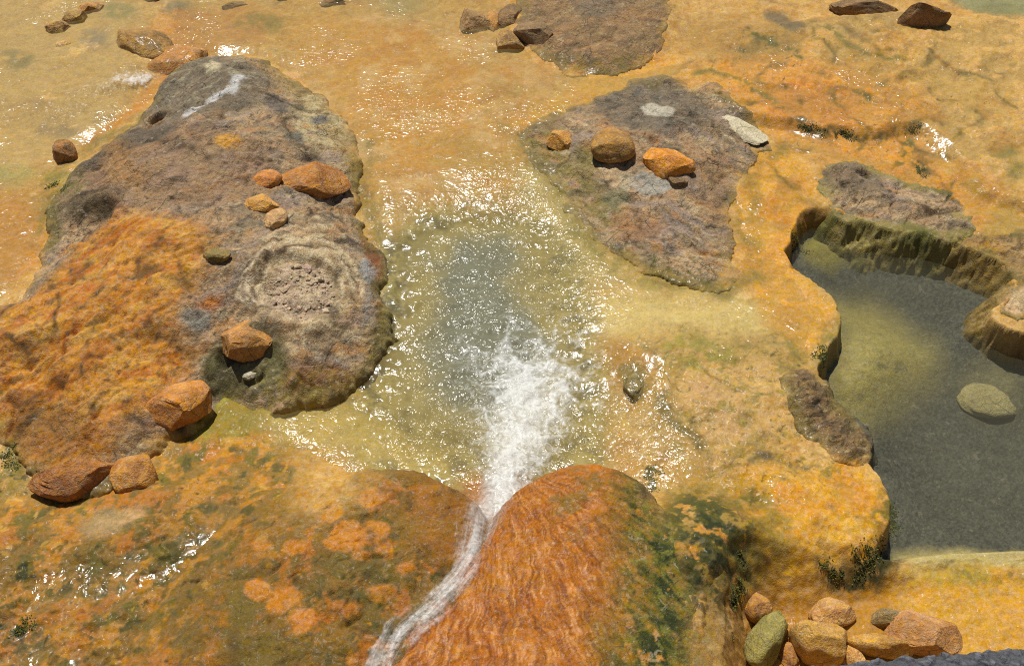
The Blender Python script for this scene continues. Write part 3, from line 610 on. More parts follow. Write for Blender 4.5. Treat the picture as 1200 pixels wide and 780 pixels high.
# ------------------------------------------------------------------ outcrop objects
def outcrop(name, o, label, base, paint, seed, rock=0.9, cat='rock', lip=0, grain=30, blend=(-0.03, 0.09), tone=1.0, lipc=((196, 144, 64), (132, 114, 48))):
    X = GX[o.s]; Y = GY[o.s]; Z, d = o.Z, o.d
    q = Painter(X, Y, base, only(o), seed, grain); q.rock[:] = rock; q.d = d
    paint(q); q.C *= tone
    if blend:                                      # deposits run over the foot of the rock: colours meet along a ragged line
        e = d + 0.10 * q.noise(0.4, 14) + 0.05 * q.noise(0.1, 15)
        k = sstep(blend[0], blend[1], e)
        if len(blend) > 2:
            xa, xb = at(blend[2], 650, 0.3)[0], at(blend[3], 650, 0.3)[0]; k = 1 - (1 - k) * sstep(xa, xb, X)
        q.C[:] = p.C[o.s] * (1 - k[..., None]) + q.C * k[..., None]; q.rock[:] = p.rock[o.s] * (1 - k) + q.rock * k
        ol = (sstep(0.16, 0.02, e) * sstep(-0.1, -0.02, e) * 0.75 * sstep(-0.25, 0.25, q.noise(0.6, 16))).reshape(-1)
        if len(blend) == 2: q.put(np.ones(X.shape, bool), ol, (112, 98, 46), wet=0.4)
    if lip:                                        # ochre and olive deposit creeping up from the water line
        e = d + 0.12 * q.noise(0.45, 11) + 0.05 * q.noise(0.1, 12)
        k = (sstep(0.12, -0.01, e) * lip).reshape(-1); m = np.ones(X.shape, bool)
        q.put(m, k, lipc[0], rock=0.4, wet=0.1)
        q.put(m, k * sstep(0.0, 0.3, q.noise(0.5, 13).reshape(-1)) * 0.85, lipc[1])
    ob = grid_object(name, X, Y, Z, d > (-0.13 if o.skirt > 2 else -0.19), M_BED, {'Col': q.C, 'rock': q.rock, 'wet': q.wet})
    return tag(ob, label, cat)

def rocky(q, a=1.0):                               # weathered rock: blotches of several minerals with broken edges
    q.mottle(ALL, PINKB, 0.5, 0.0, 0.12, a=0.8 * a); q.mottle(ALL, (194, 166, 124), 0.30, 0.12, 0.06, a=0.75 * a, k=1); q.mottle(ALL, (140, 121, 94), 0.36, 0.10, 0.07, a=0.8 * a, k=2)
    q.mottle(ALL, (158, 138, 122), 0.4, 0.16, 0.06, a=0.7 * a, k=7)
    q.mottle(ALL, DARKR, 0.22, 0.24, 0.05, a=0.75 * a, k=3); q.mottle(ALL, (196, 174, 132), 0.14, 0.34, 0.05, a=0.8 * a, k=4); q.mottle(ALL, (184, 136, 84), 0.26, 0.26, 0.06, a=0.7 * a, k=5); q.mottle(ALL, (84, 74, 58), 0.10, 0.36, 0.06, a=0.7 * a, k=6)
def paint_left(q):
    rocky(q)
    q.area([(60, 210), (120, 150), (300, 160), (330, 190), (280, 250), (160, 250), (80, 260)], (150, 116, 82), 0.15, 0.6)
    q.area([(170, 110), (210, 75), (290, 70), (330, 100), (300, 130), (230, 140), (175, 140)], DARKR, 0.08, 0.8)
    q.mottle([(170, 80), (300, 70), (330, 120), (190, 140)], (168, 158, 128), 0.12, 0.2, 0.15, a=0.8)
    q.area([(80, 200), (110, 165), (200, 140), (220, 150), (150, 180), (100, 205)], (96, 88, 74), 0.08, 0.8)
    q.area([(285, 90), (270, 105), (245, 120), (222, 134)], (208, 204, 196), 0.02, 0.95, line=0.035)
    q.spot(248, 78, 10, 6, (206, 190, 150), feather=0.03)
    q.area([(300, 60), (345, 80), (400, 130), (428, 175), (410, 200), (380, 160), (330, 110)], (170, 140, 80), 0.1, 0.7)
    q.mottle([(330, 105), (390, 110), (420, 160), (380, 190), (340, 170)], (196, 178, 132), 0.15, -0.05, 0.2, a=0.85)
    q.spot(322, 124, 14, 12, (98, 92, 86), feather=0.05, a=0.8); q.spot(376, 142, 10, 8, (112, 112, 108), feather=0.03, a=0.8); q.spot(346, 160, 10, 8, (104, 100, 90), feather=0.03, a=0.8)
    ORZ = [(60, 330), (100, 280), (140, 245), (190, 255), (235, 262), (245, 300), (215, 345), (206, 380), (232, 425), (205, 455), (150, 500), (90, 560), (30, 560), (-150, 510), (-160, 370), (0, 365)]
    q.area(ORZ, (194, 132, 50), 0.10, 0.95, rock=0.45)
    q.mottle(ORZ, (172, 98, 30), 0.28, 0.08, 0.18, a=0.8, k=3); q.mottle(ORZ, (204, 156, 74), 0.3, 0.15, 0.2, a=0.7, k=4); q.mottle(ORZ, (140, 100, 50), 0.12, 0.3, 0.12, a=0.8, k=5)
    q.cracks(ORZ, (86, 60, 28), 0.45, 8, 0.8)
    q.area([(0, 480), (60, 470), (130, 490), (100, 540), (30, 545)], (138, 96, 48), 0.1, 0.7, rock=0.9)
    q.area([(130, 150), (180, 215), (150, 222), (120, 210)], (178, 128, 62), 0.08, 0.5)
    q.spot(270, 163, 15, 9, (204, 148, 62), ang=-20, feather=0.025)
    q.area([(300, 285), (360, 278), (410, 290), (430, 330), (410, 390), (350, 400), (310, 370), (300, 320)], (172, 142, 100), 0.08, 0.7)
    q.spot(355, 330, 66, 58, (194, 166, 124), feather=0.05, a=0.8, brk=(0.2, -0.25, 0.15, 17)); q.spot(352, 340, 44, 38, (200, 174, 142), feather=0.03, a=0.9)
    for rr_, ww_ in ((50, 0.012), (60, 0.010), (70, 0.012)):
        q.area([(354 + rr_ * math.cos(t), 338 + rr_ * 0.82 * math.sin(t)) for t in np.linspace(2.6, 6.6, 14)], (222, 202, 164), 0.012, 0.9, line=ww_, brk=(0.2, -0.2, 0.1, 18)); q.area([(354 + (rr_ + 4) * math.cos(t), 338 + (rr_ + 4) * 0.82 * math.sin(t)) for t in np.linspace(2.8, 6.2, 14)], (98, 80, 56), 0.010, 0.8, line=0.007, brk=(0.15, -0.1, 0.1, 19))
    q.mottle([(300, 260), (410, 250), (440, 400), (380, 430), (300, 400)], (206, 184, 142), 0.2, 0.12, 0.06, a=0.75, k=20)
    q.mottle([(240, 290), (320, 280), (320, 350), (250, 350)], (118, 92, 60), 0.14, 0.05, 0.15, a=0.7)
    q.spot(245, 357, 20, 9, (196, 120, 46), feather=0.04, a=0.8)
    q.spot(230, 372, 20, 14, (146, 142, 128), ang=25, feather=0.03, a=0.85)
    q.spot(432, 322, 9, 18, (168, 168, 164), feather=0.02, a=0.85, brk=(0.05, -0.25, 0.2)); q.spot(430, 360, 5, 22, (146, 144, 136), feather=0.02, a=0.7)
    q.area([(425, 255), (442, 285), (455, 330), (460, 380), (446, 380), (440, 330), (425, 285)], (142, 80, 30), 0.03, 0.9, wet=0.3)
    q.area([(452, 330), (466, 380), (450, 415), (420, 455), (392, 478), (385, 470), (415, 440), (438, 405), (448, 370)], (116, 98, 30), 0.03, 0.95, wet=0.4)
    q.area([(240, 400), (290, 390), (335, 385), (345, 420), (330, 455), (270, 470), (235, 450)], (112, 106, 64), 0.06, 0.9, rock=0.5, wet=0.4)
    q.mottle([(240, 400), (340, 390), (330, 460), (240, 460)], (86, 86, 48), 0.12, 0.1, 0.2, a=0.6)
    q.area([(330, 440), (380, 425), (415, 435), (400, 465), (340, 475)], (150, 104, 52), 0.04, 0.8)
    q.mottle([(280, 455), (420, 440), (400, 480), (280, 480)], (132, 116, 40), 0.08, 0.0, 0.15, a=0.8)
    q.spot(105, 246, 30, 20, (74, 68, 44), feather=0.06, a=0.75); q.spot(80, 215, 25, 14, (108, 106, 50), feather=0.08, a=0.8, brk=(0.1, -0.1, 0.2)); q.spot(60, 260, 12, 34, (110, 104, 52), feather=0.06, a=0.8)  # first spot paints the hollow's shade into the colour; the others are green growth
    q.area([(430, 150), (432, 180), (420, 215), (428, 250), (415, 240), (410, 200), (420, 170)], (156, 128, 50), 0.05, 0.85)
    q.cracks(ALL, (64, 52, 36), 0.55, 9, 0.75, k=2); q.cracks(ALL, (74, 62, 44), 0.2, 10, 0.5, k=3)
left = outcrop('rock_outcrop', LEFT, 'large grey-brown and orange rock outcrop filling the left of the stream', GREYB, paint_left, 1100)

def paint_mid(q):
    rocky(q)
    q.area([(680, 120), (750, 92), (820, 110), (840, 150), (800, 165), (720, 150)], (112, 100, 82), 0.08, 0.75)
    q.mottle([(680, 120), (750, 92), (840, 140), (790, 170)], (84, 84, 72), 0.1, 0.1, 0.15, a=0.7)
    q.spot(771, 130, 20, 7, (196, 186, 162), feather=0.02, a=0.9)
    q.spot(764, 213, 26, 12, (178, 174, 158), ang=10, feather=0.025, a=0.85, brk=(0.08, -0.25, 0.2)); q.spot(735, 210, 8, 12, (190, 174, 140), feather=0.02, a=0.8)
    q.area([(800, 180), (850, 180), (862, 225), (862, 280), (820, 240)], (158, 122, 80), 0.1, 0.6)
    q.spot(745, 265, 34, 18, (172, 126, 82), feather=0.07, a=0.7)
    q.area([(670, 170), (705, 170), (705, 195), (680, 200)], (130, 116, 52), 0.06, 0.75)
    q.area([(600, 150), (660, 140), (660, 180), (700, 210), (740, 250), (700, 270), (660, 220), (620, 190)], (136, 120, 56), 0.08, 0.8, brk=(0.15, -0.15, 0.25))
    q.area([(705, 235), (735, 215), (745, 235), (720, 252)], (124, 120, 86), 0.03, 0.8)
    q.spot(635, 145, 30, 10, (140, 112, 84), feather=0.06, a=0.7)
    q.area([(690, 280), (760, 310), (830, 328), (870, 325), (868, 345), (800, 340), (720, 310)], (126, 112, 46), 0.05, 0.85, brk=(0.1, -0.2, 0.25)); q.area([(865, 230), (880, 200), (862, 270)], OLIVE, 0.05, 0.7)
    q.mottle([(680, 280), (870, 310), (868, 345), (720, 320)], MOSS, 0.08, 0.2, 0.12, a=0.8)
    q.mottle([(800, 280), (870, 270), (868, 320), (800, 320)], (176, 120, 56), 0.12, 0.2, 0.1, a=0.7, k=3)
    q.cracks(ALL, (60, 50, 38), 0.5, 9, 0.7, k=2); q.cracks(ALL, (74, 62, 44), 0.18, 10, 0.5, k=3)
mid = outcrop('rock_outcrop', MID, 'flat grey-brown rock outcrop carrying three loose stones, right of the channel', GREYB, paint_mid, 1200, grain=-25)
def paint_top(q):
    q.mottle(ALL, (162, 124, 82), 0.5, 0.0, 0.25, a=0.7); q.mottle(ALL, (120, 100, 72), 0.2, 0.15, 0.15, a=0.7, k=1); q.mottle(ALL, (178, 152, 104), 0.12, 0.3, 0.12, a=0.6, k=2)
    q.area([(640, 70), (700, 70), (760, 60), (770, 75), (690, 100)], OLIVE, 0.06, 0.6, brk=(0.1, 0.0, 0.15)); q.spot(700, 8, 30, 12, (126, 112, 94), feather=0.08, a=0.6)
    q.cracks(ALL, (70, 58, 40), 0.4, 9, 0.6, k=2)
top = outcrop('rock_outcrop', TOPC, 'low brown rock outcrop at the top edge beside the five-stone cluster', (150, 120, 80), paint_top, 1300)
def paint_rim(q):
    rocky(q, 0.9)
    q.area([(955, 205), (980, 186), (1040, 200), (1030, 225), (970, 230)], (110, 96, 76), 0.06, 0.7)
    q.area([(1000, 285), (1050, 295), (1130, 300), (1150, 310), (1090, 310), (1010, 300)], (104, 102, 44), 0.05, 0.8)
    q.cracks(ALL, (54, 44, 32), 0.3, 8, 0.75, k=2)
rim = outcrop('rock_outcrop', RIM, 'rugged grey-brown rock rim above the far side of the dark pool', (166, 138, 100), paint_rim, 1400, grain=-15, blend=None, lip=0.9, lipc=((138, 124, 62), (92, 92, 40)))
def paint_rimr(q):
    q.mottle(ALL, (176, 140, 86), 0.25, 0.0, 0.2, a=0.8); q.mottle(ALL, (112, 92, 60), 0.14, 0.15, 0.15, a=0.7, k=1); q.spot(1195, 352, 22, 14, (220, 188, 140), feather=0.04, a=0.9)
    q.area([(1120, 285), (1170, 275), (1180, 310), (1150, 318)], (190, 142, 60), 0.06, 0.7)
    q.area([(1155, 372), (1175, 365), (1210, 380), (1210, 400), (1155, 400)], (124, 112, 50), 0.05, 0.9); q.cracks(ALL, (58, 46, 30), 0.3, 8, 0.7, k=2)
rimr = outcrop('rock_outcrop', RIMR, 'tan and mossy rock rim at the right edge above the dark pool', (164, 132, 86), paint_rimr, 1500, blend=None, lip=0.9, lipc=((140, 116, 58), (88, 82, 36)))
def paint_spur(q):
    q.mottle(ALL, (156, 124, 78), 0.14, 0.05, 0.2, a=0.8); q.mottle(ALL, (80, 66, 46), 0.1, 0.12, 0.15, a=0.8, k=1); q.mottle(ALL, (186, 160, 112), 0.08, 0.35, 0.1, a=0.7, k=2); q.cracks(ALL, (54, 42, 28), 0.2, 8, 0.8, k=2)
spur = outcrop('rock_outcrop', SPUR, 'small craggy brown rock spur on the near side of the dark pool', (122, 98, 66), paint_spur, 1600)
def paint_ml(q):
    q.wet[:] = 0.05
    q.mottle(ALL, (178, 112, 40), 0.24, 0.06, 0.06, a=0.95); q.mottle(ALL, (192, 126, 48), 0.30, 0.28, 0.05, a=0.85, k=1); q.mottle(ALL, (112, 90, 36), 0.2, 0.06, 0.10, a=0.85, k=2); q.mottle(ALL, (80, 78, 30), 0.10, 0.30, 0.07, a=0.75, k=3); q.mottle(ALL, (200, 140, 60), 0.07, 0.42, 0.06, a=0.7, k=13)
    q.area([(380, 545), (440, 528), (500, 532), (560, 575), (540, 600), (470, 560), (420, 555)], (142, 102, 38), 0.07, 0.85)
    q.area([(500, 560), (560, 575), (580, 620), (560, 670), (500, 660), (480, 600)], (158, 104, 34), 0.08, 0.8)
    q.area([(250, 640), (330, 660), (360, 800), (240, 800)], (118, 98, 36), 0.12, 0.85, brk=(0.3, -0.3, 0.3))
    for x, y, r in [(432, 585, 14), (405, 628, 26), (440, 622, 20), (424, 650, 12), (475, 670, 10), (300, 690, 18), (330, 705, 22), (380, 600, 18), (350, 555, 20), (345, 640, 16), (450, 690, 16), (355, 730, 20), (305, 640, 12)]: q.spot(x, y, r, r * 0.75, (206, 134, 50), feather=0.014, a=0.9)
    q.area([(340, 650), (380, 640), (470, 660), (480, 690), (440, 705), (400, 690), (340, 690)], (104, 94, 40), 0.05, 0.6, brk=(0.15, -0.1, 0.2))
    q.mottle([(400, 660), (500, 660), (480, 760), (380, 760)], DMOSS, 0.1, 0.3, 0.1, a=0.7)
    q.cracks(ALL, (80, 62, 24), 0.35, 8, 0.6, k=2)
ml = outcrop('mineral_mound', MOUND_L, 'rounded olive and orange blotched mound left of the waterfall', (138, 102, 38), paint_ml, 1700, rock=0.4, grain=None, blend=(0.02, 0.5, 470, 380), tone=0.82)
def paint_mr(q):
    q.wet[:] = 0.05
    q.mottle(ALL, (182, 112, 38), 0.3, 0.0, 0.25, a=0.8)
    fc = at(592, 500, 0.34); th_ = np.arctan2(q.wx - fc[0], fc[1] - q.wy); rr2 = np.hypot(q.X - fc[0], q.Y - fc[1])
    sx = 0.6 * fbm(th_ * 9, rr2 * 1.3, 0.30, 4, 77, 0.6) + 0.6 * fbm(th_ * 26, rr2 * 2.2 + 3, 0.30, 3, 78, 0.6); m = np.ones(q.X.shape, bool)
    q.put(m, (0.85 * sstep(0.02, 0.28, sx)).reshape(-1), (132, 74, 22)); q.put(m, (0.75 * sstep(0.08, 0.34, -sx)).reshape(-1), (214, 150, 84))
    q.area([(600, 560), (640, 535), (700, 527), (750, 540), (765, 560), (720, 570), (660, 560)], (176, 108, 36), 0.06, 0.6)
    q.mottle([(600, 540), (760, 540), (770, 640), (650, 640)], (128, 104, 40), 0.2, 0.15, 0.15, a=0.7, k=1)
    for x, y, r in [(700, 596, 14), (715, 540, 16), (695, 540, 12), (725, 535, 18), (740, 600, 10)]: q.spot(x, y, r, r * 0.7, (204, 126, 46), feather=0.025, a=0.85)
    ga = 0.7 * fbm(th_ * 7, rr2 * 1.6, 0.30, 5, 79, 0.6) + 0.5 * q.noise(0.12, 9)
    GZN = [(740, 535), (765, 545), (790, 585), (860, 612), (890, 660), (880, 800), (720, 900), (715, 740), (745, 690), (725, 610)]
    q.area(GZN, (132, 110, 38), 0.22, 0.85, rock=0.8); mg, kg = q.mask(GZN, 0.22); q.put(mg, kg * 0.95 * sstep(-0.25, 0.02, ga[mg]), (88, 92, 28)); q.put(mg, kg * 0.9 * sstep(0.02, 0.18, ga[mg]), (44, 54, 18)); q.put(mg, kg * 0.7 * sstep(0.2, 0.42, -ga[mg]), (150, 132, 50)); q.mottle(GZN, (204, 140, 52), 0.12, 0.36, 0.06, a=0.95, k=4, feather=0.3); q.mottle(GZN, (128, 124, 44), 0.06, 0.2, 0.08, a=0.8, k=5, feather=0.2); q.mottle(GZN, (34, 42, 14), 0.05, 0.32, 0.07, a=0.85, k=6, feather=0.2)
    q.spot(760, 565, 14, 26, (34, 40, 14), feather=0.03, a=0.9)
    q.area([(850, 640), (872, 660), (870, 760), (856, 760)], (60, 54, 24), 0.03, 0.7)  # crevice shade painted as a dark strip along the mound's right foot
mr = outcrop('mineral_mound', MOUND_R, 'rust-orange streaked mound with green algae right of the waterfall', (174, 104, 32), paint_mr, 1800, rock=0.4, grain=None, blend=(-0.02, 0.30, 745, 800), tone=0.88)

# ------------------------------------------------------------------ water
ri = np.arange(5, 5 + int((yv[5:] < 11).sum()), 2); ci = np.arange(10, len(uv_) - 10, 2)
SX = GX[np.ix_(ri, ci)]; SY = GY[np.ix_(ri, ci)]
sb = BZ[np.ix_(ri, ci)]; sf = FB[np.ix_(ri, ci)]
pd = SDF(SX, SY, POOL, 1.2)
inpool = sstep(-0.25, 0.1, pd)
wetm = np.zeros(SX.shape, F)
for P_, wgt in [([(-200, -100), (200, -100), (180, 60), (150, 130), (60, 190), (50, 300), (0, 380), (-200, 420)], 1.0), ([(200, -60), (600, -60), (600, 60), (700, 100), (830, 60), (800, 95), (640, 150), (650, 220), (740, 330), (900, 340), (960, 370), (950, 430), (860, 430), (790, 440), (800, 490), (860, 560), (740, 600), (560, 620), (420, 560), (300, 520), (250, 480), (400, 470), (455, 400), (440, 280), (420, 200), (380, 110), (300, 60), (220, 60)], 1.25), ([(820, 30), (1400, -20), (1400, 260), (1150, 240), (1000, 200), (930, 180), (880, 140)], 0.75), ([(860, 190), (960, 190), (930, 320), (990, 380), (950, 440), (860, 400)], 0.7), ([(860, 540), (1010, 550), (1040, 610), (960, 680), (870, 670)], 0.6), ([(-200, 560), (300, 500), (340, 600), (300, 900), (-200, 900)], 0.55)]:
    wetm = np.maximum(wetm, wgt * sstep(-0.12, 0.15, SDF(SX, SY, W(P_, 0.0), 0.6)))
hotS = HOTW(SX, SY)
thick = -0.035 + 0.047 * wetm + 0.012 * fbm(SX, SY, 0.5, 2, 61) * (1 - inpool)
flow = fbm(SX * 1.0, SY * 1.5, 0.16, 3, 62); flow2 = fbm(SX, SY, 0.055, 2, 63)
# plunge: waves run out from where the fall meets the pool
PL = np.array(at(605, 500, -0.05)); rr_ = np.hypot((SX - PL[0]), (SY - PL[1]))
arcs = np.sin(rr_ * 2 * math.pi / 0.13 + 5 * fbm(SX, SY, 0.5, 3, 64)) * np.exp(-rr_ / 1.3)
ripple_h = 0.004 * flow + 0.0022 * flow2
ripple_h = ripple_h + inpool * (0.007 * arcs * sstep(0.25, 0.6, rr_) + 0.014 * flow + 0.005 * flow2)
q = Painter(SX, SY, (150, 140, 96), film_at, 2000)
foam = np.zeros(SX.shape, F)
def foam_add(P_, val, feather=0.08, line=None):
    m, k = q.mask(P_, feather, line); foam[m] = np.maximum(foam[m], val * k)
for P_, v, w_ in [([(545, 410), (580, 390), (625, 390), (660, 405), (680, 420), (690, 450), (700, 480), (700, 505)], 0.62, 0.03), ([(520, 430), (560, 425), (600, 440)], 0.5, 0.03), ([(465, 370), (475, 345), (480, 300)], 0.5, 0.03), ([(640, 345), (658, 365), (660, 400)], 0.5, 0.02), ([(545, 350), (550, 375), (535, 390)], 0.5, 0.025), ([(690, 480), (698, 500), (705, 530)], 0.5, 0.02), ([(530, 470), (545, 500), (540, 560)], 0.42, 0.05)]:
    foam_add(P_, v, 0.05, w_)
foam_add([(120, 90), (150, 84), (188, 78), (192, 92), (170, 100), (140, 102)], 0.8, 0.08)
foam_add([(90, 100), (140, 92), (180, 96), (160, 106), (110, 106)], 0.5, 0.05)
sw_ = 0.10 * fbm(SX, SY, 0.22, 3, 91); sv_ = 0.10 * fbm(SX, SY, 0.22, 3, 92)
lace = np.maximum(ridged(q.wx + sw_, q.wy + sv_, 0.26, 1, 66) ** 5, 0.8 * ridged(q.wx + sw_, q.wy - sv_, 0.12, 1, 67) ** 5)
dl_, tl_ = dist_line(q.wx, q.wy, [tuple(at(x, y, -0.03)) for x, y in [(585, 590), (597, 545), (608, 500), (622, 455)]])
core = np.exp(-(dl_ / (0.10 + 0.16 * tl_)) ** 2) * (0.95 - 0.2 * tl_)
hc_ = at(622, 440, -0.05); halo = np.exp(-(((q.wx - hc_[0]) / 0.50) ** 2 + ((q.wy - hc_[1]) / 0.60) ** 2))
foam = np.where(foam < 0.8, foam * (0.35 + 0.8 * lace), foam)
foam = np.clip(np.maximum(foam, core + halo * (0.20 + 0.85 * lace)), 0, 1)
plg = np.clip(foam - 0.5, 0, 1)
ripple_h = ripple_h + inpool * plg * (0.03 * fbm(SX, SY, 0.14, 3, 65) + 0.03) + plg * (1 - inpool) * 0.015
SZ = sf + thick * (1 - inpool) + ripple_h + inpool * 0.004
depth = np.maximum(SZ - sb, 0)
turb = 1 - np.exp(-depth * (1.2 + 3.4 * inpool))
turb = np.maximum(turb, 0.10 * wetm)
deepc = sstep(0.04, 0.46, depth + 0.06 * fbm(SX, SY, 0.35, 3, 83))[..., None]
q.C[:] = alb((182, 162, 96)) * (1 - deepc) + alb((120, 118, 94)) * deepc
glit = np.zeros(SX.shape, F)
for x, y, r in [(800, 540, 0.55), (760, 500, 0.4), (620, 230, 0.55), (690, 300, 0.5), (545, 120, 0.3), (470, 100, 0.4), (380, 495, 0.35)]:
    g_ = at(x, y, 0); glit = np.maximum(glit, np.exp(-((SX - g_[0]) ** 2 + (SY - g_[1]) ** 2) / r ** 2))
keep = (SZ > sb - 0.03) & (hotS < -0.01) & (SDF(SX, SY, HOLLOW) < -0.04)
st = grid_object('stream', SX, SY, SZ, keep, M_STREAM, {'Col': q.C, 'turbid': turb, 'foam': foam, 'ripple': np.clip(0.12 + 0.55 * sstep(-0.1, 0.5, fbm(SX, SY, 0.6, 4, 81)) + 0.5 * sstep(0.0, 0.3, pd) + 0.45 * glit, 0.2, 0.95)})
tag(st, 'shallow glittering stream water running past the outcrops and into the churning pool', None, kind='structure')

hi_ = HW[np.ix_(ri, ci)]; HZ = HOT_Z + 0.0012 * fbm(SX, SY, 0.14, 2, 71) + 0 * SX
hd = np.maximum(HZ - sb, 0)
HC = np.empty(SX.shape + (3,), F); HC[:] = alb((116, 112, 88))
hot = grid_object('hot_pool', SX, SY, HZ, (hi_ > -0.12) & (SY < 8) & (hd > -0.06), M_HOT, {'Col': HC, 'turbid': (1 - np.exp(-hd * 1.2)), 'foam': 0 * SX, 'ripple': 0.5 + 0 * SX})
tag(hot, 'still dark pool of clear water over gravel at the right', None, kind='structure')

# the fall: a torrent over the notch between the two mounds, dropping into the pool
def waterfall():
    path = [(440, 810), (452, 775), (474, 738), (512, 704), (545, 670), (561, 636), (572, 606), (583, 580), (592, 560)]
    wid = [60, 66, 78, 74, 58, 76, 82, 76, 66]
    A = []
    for (x, y), w_ in zip(path, wid):
        c = march(x, y, surf_z); s = mpp(c[0], c[1], c[2]); A.append((c[0], c[1], c[2] + 0.015, w_ * s * 0.5))
    c = A[-1]
    # ballistic drop beyond the crest
    for k in range(1, 7):
        t = k / 6
        A.append((c[0] + 0.03 * t, c[1] + 0.34 * t, c[2] + 0.04 * t - (c[2] + 0.20) * t * t, c[3] * (1 + 1.1 * t)))
    A = np.array(A); n = 170
    s = np.linspace(0, len(A) - 1, n); i = np.minimum(s.astype(int), len(A) - 2)
    # Catmull-Rom through the stations
    def cr(col):
        v = A[:, col]; e = np.concatenate([[2 * v[0] - v[1]], v, [2 * v[-1] - v[-2]]]); f = s - i
        p0, p1, p2, p3 = e[i], e[i + 1], e[i + 2], e[i + 3]
        return 0.5 * (2 * p1 + (p2 - p0) * f + (2 * p0 - 5 * p1 + 4 * p2 - p3) * f ** 2 + (3 * p1 - p0 - 3 * p2 + p3) * f ** 3)
    x, y, z, w_ = cr(0), cr(1), cr(2), cr(3)
    tx, ty = np.gradient(x), np.gradient(y); L_ = np.hypot(tx, ty) + 1e-9
    m_ = 44; v = np.linspace(-1, 1, m_)
    w_ = w_ * (1 + 0.25 * fbm(s * 0.5, s * 0, 1.0, 3, 5))
    X = x[:, None] + (ty / L_ * w_)[:, None] * v[None]; Y = y[:, None] - (tx / L_ * w_)[:, None] * v[None]
    over = surf_z(X, Y) + 0.004
    S = np.repeat(s[:, None], m_, 1); V = np.repeat(v[None], n, 0)
    streak = fbm(V * 1.6, S * 0.35, 0.5, 4, 9)
    Z = np.maximum(z[:, None] - 0.03 * V ** 2 * (S < 9), over) + (1 - V ** 2) * 0.012 + 0.012 * streak * (1 - V ** 4)
    fo = np.clip(0.58 + 0.30 * sstep(4, 9, S) - 1.0 * np.abs(V + 0.12 * np.sin(S * 1.7)) ** 1.5 + 0.30 * streak, 0, 1) * sstep(1.0, 0.75, np.abs(V))
    C = np.empty(X.shape + (3,), F); C[:] = alb((176, 160, 130))
    m, nt = new_mat('white_water'); LK = nt.links.new
    a = nd(nt, 'Attribute', attribute_name='run').outputs['Color']; foam_ = nd(nt, 'Attribute', attribute_name='foam').outputs['Fac']
    t1 = tex(nt, a, 1.0, 7, 0.68, 0.4).outputs['Fac']; t2 = tex(nt, nd(nt, 'TexCoord').outputs['Object'], 45, 6, 0.7, 0.5).outputs['Fac']
    al = math_(nt, 'ADD', foam_, math_(nt, 'ADD', math_(nt, 'MULTIPLY', math_(nt, 'SUBTRACT', t1, 0.5), 1.2), math_(nt, 'MULTIPLY', math_(nt, 'SUBTRACT', t2, 0.5), 1.1)))
    al = math_(nt, 'MULTIPLY', math_(nt, 'MULTIPLY', ramp(nt, al, 0.08, 1.1), 0.82), ramp(nt, foam_, 0.0, 0.25))
    d_ = nd(nt, 'BsdfPrincipled'); d_.inputs['Base Color'].default_value = (0.66, 0.62, 0.57, 1); d_.inputs['Roughness'].default_value = 0.35
    b_ = nd(nt, 'Bump'); b_.inputs['Distance'].default_value = 0.02; b_.inputs['Strength'].default_value = 0.3; LK(t1, b_.inputs['Height']); LK(b_.outputs[0], d_.inputs['Normal'])
    tr_ = nd(nt, 'BsdfTransparent'); mx = nd(nt, 'MixShader'); LK(al, mx.inputs[0]); LK(tr_.outputs[0], mx.inputs[1]); LK(d_.outputs[0], mx.inputs[2])
    LK(mx.outputs[0], nd(nt, 'OutputMaterial').inputs[0])
    run = np.stack([V * 4.5, S * 0.8, 0 * S], -1)
    ob = grid_object('waterfall', X, Y, Z, None, m, {'run': run, 'foam': fo})
    return tag(ob, 'white torrent pouring through the notch between the mounds into the pool', None, kind='structure')
waterfall()

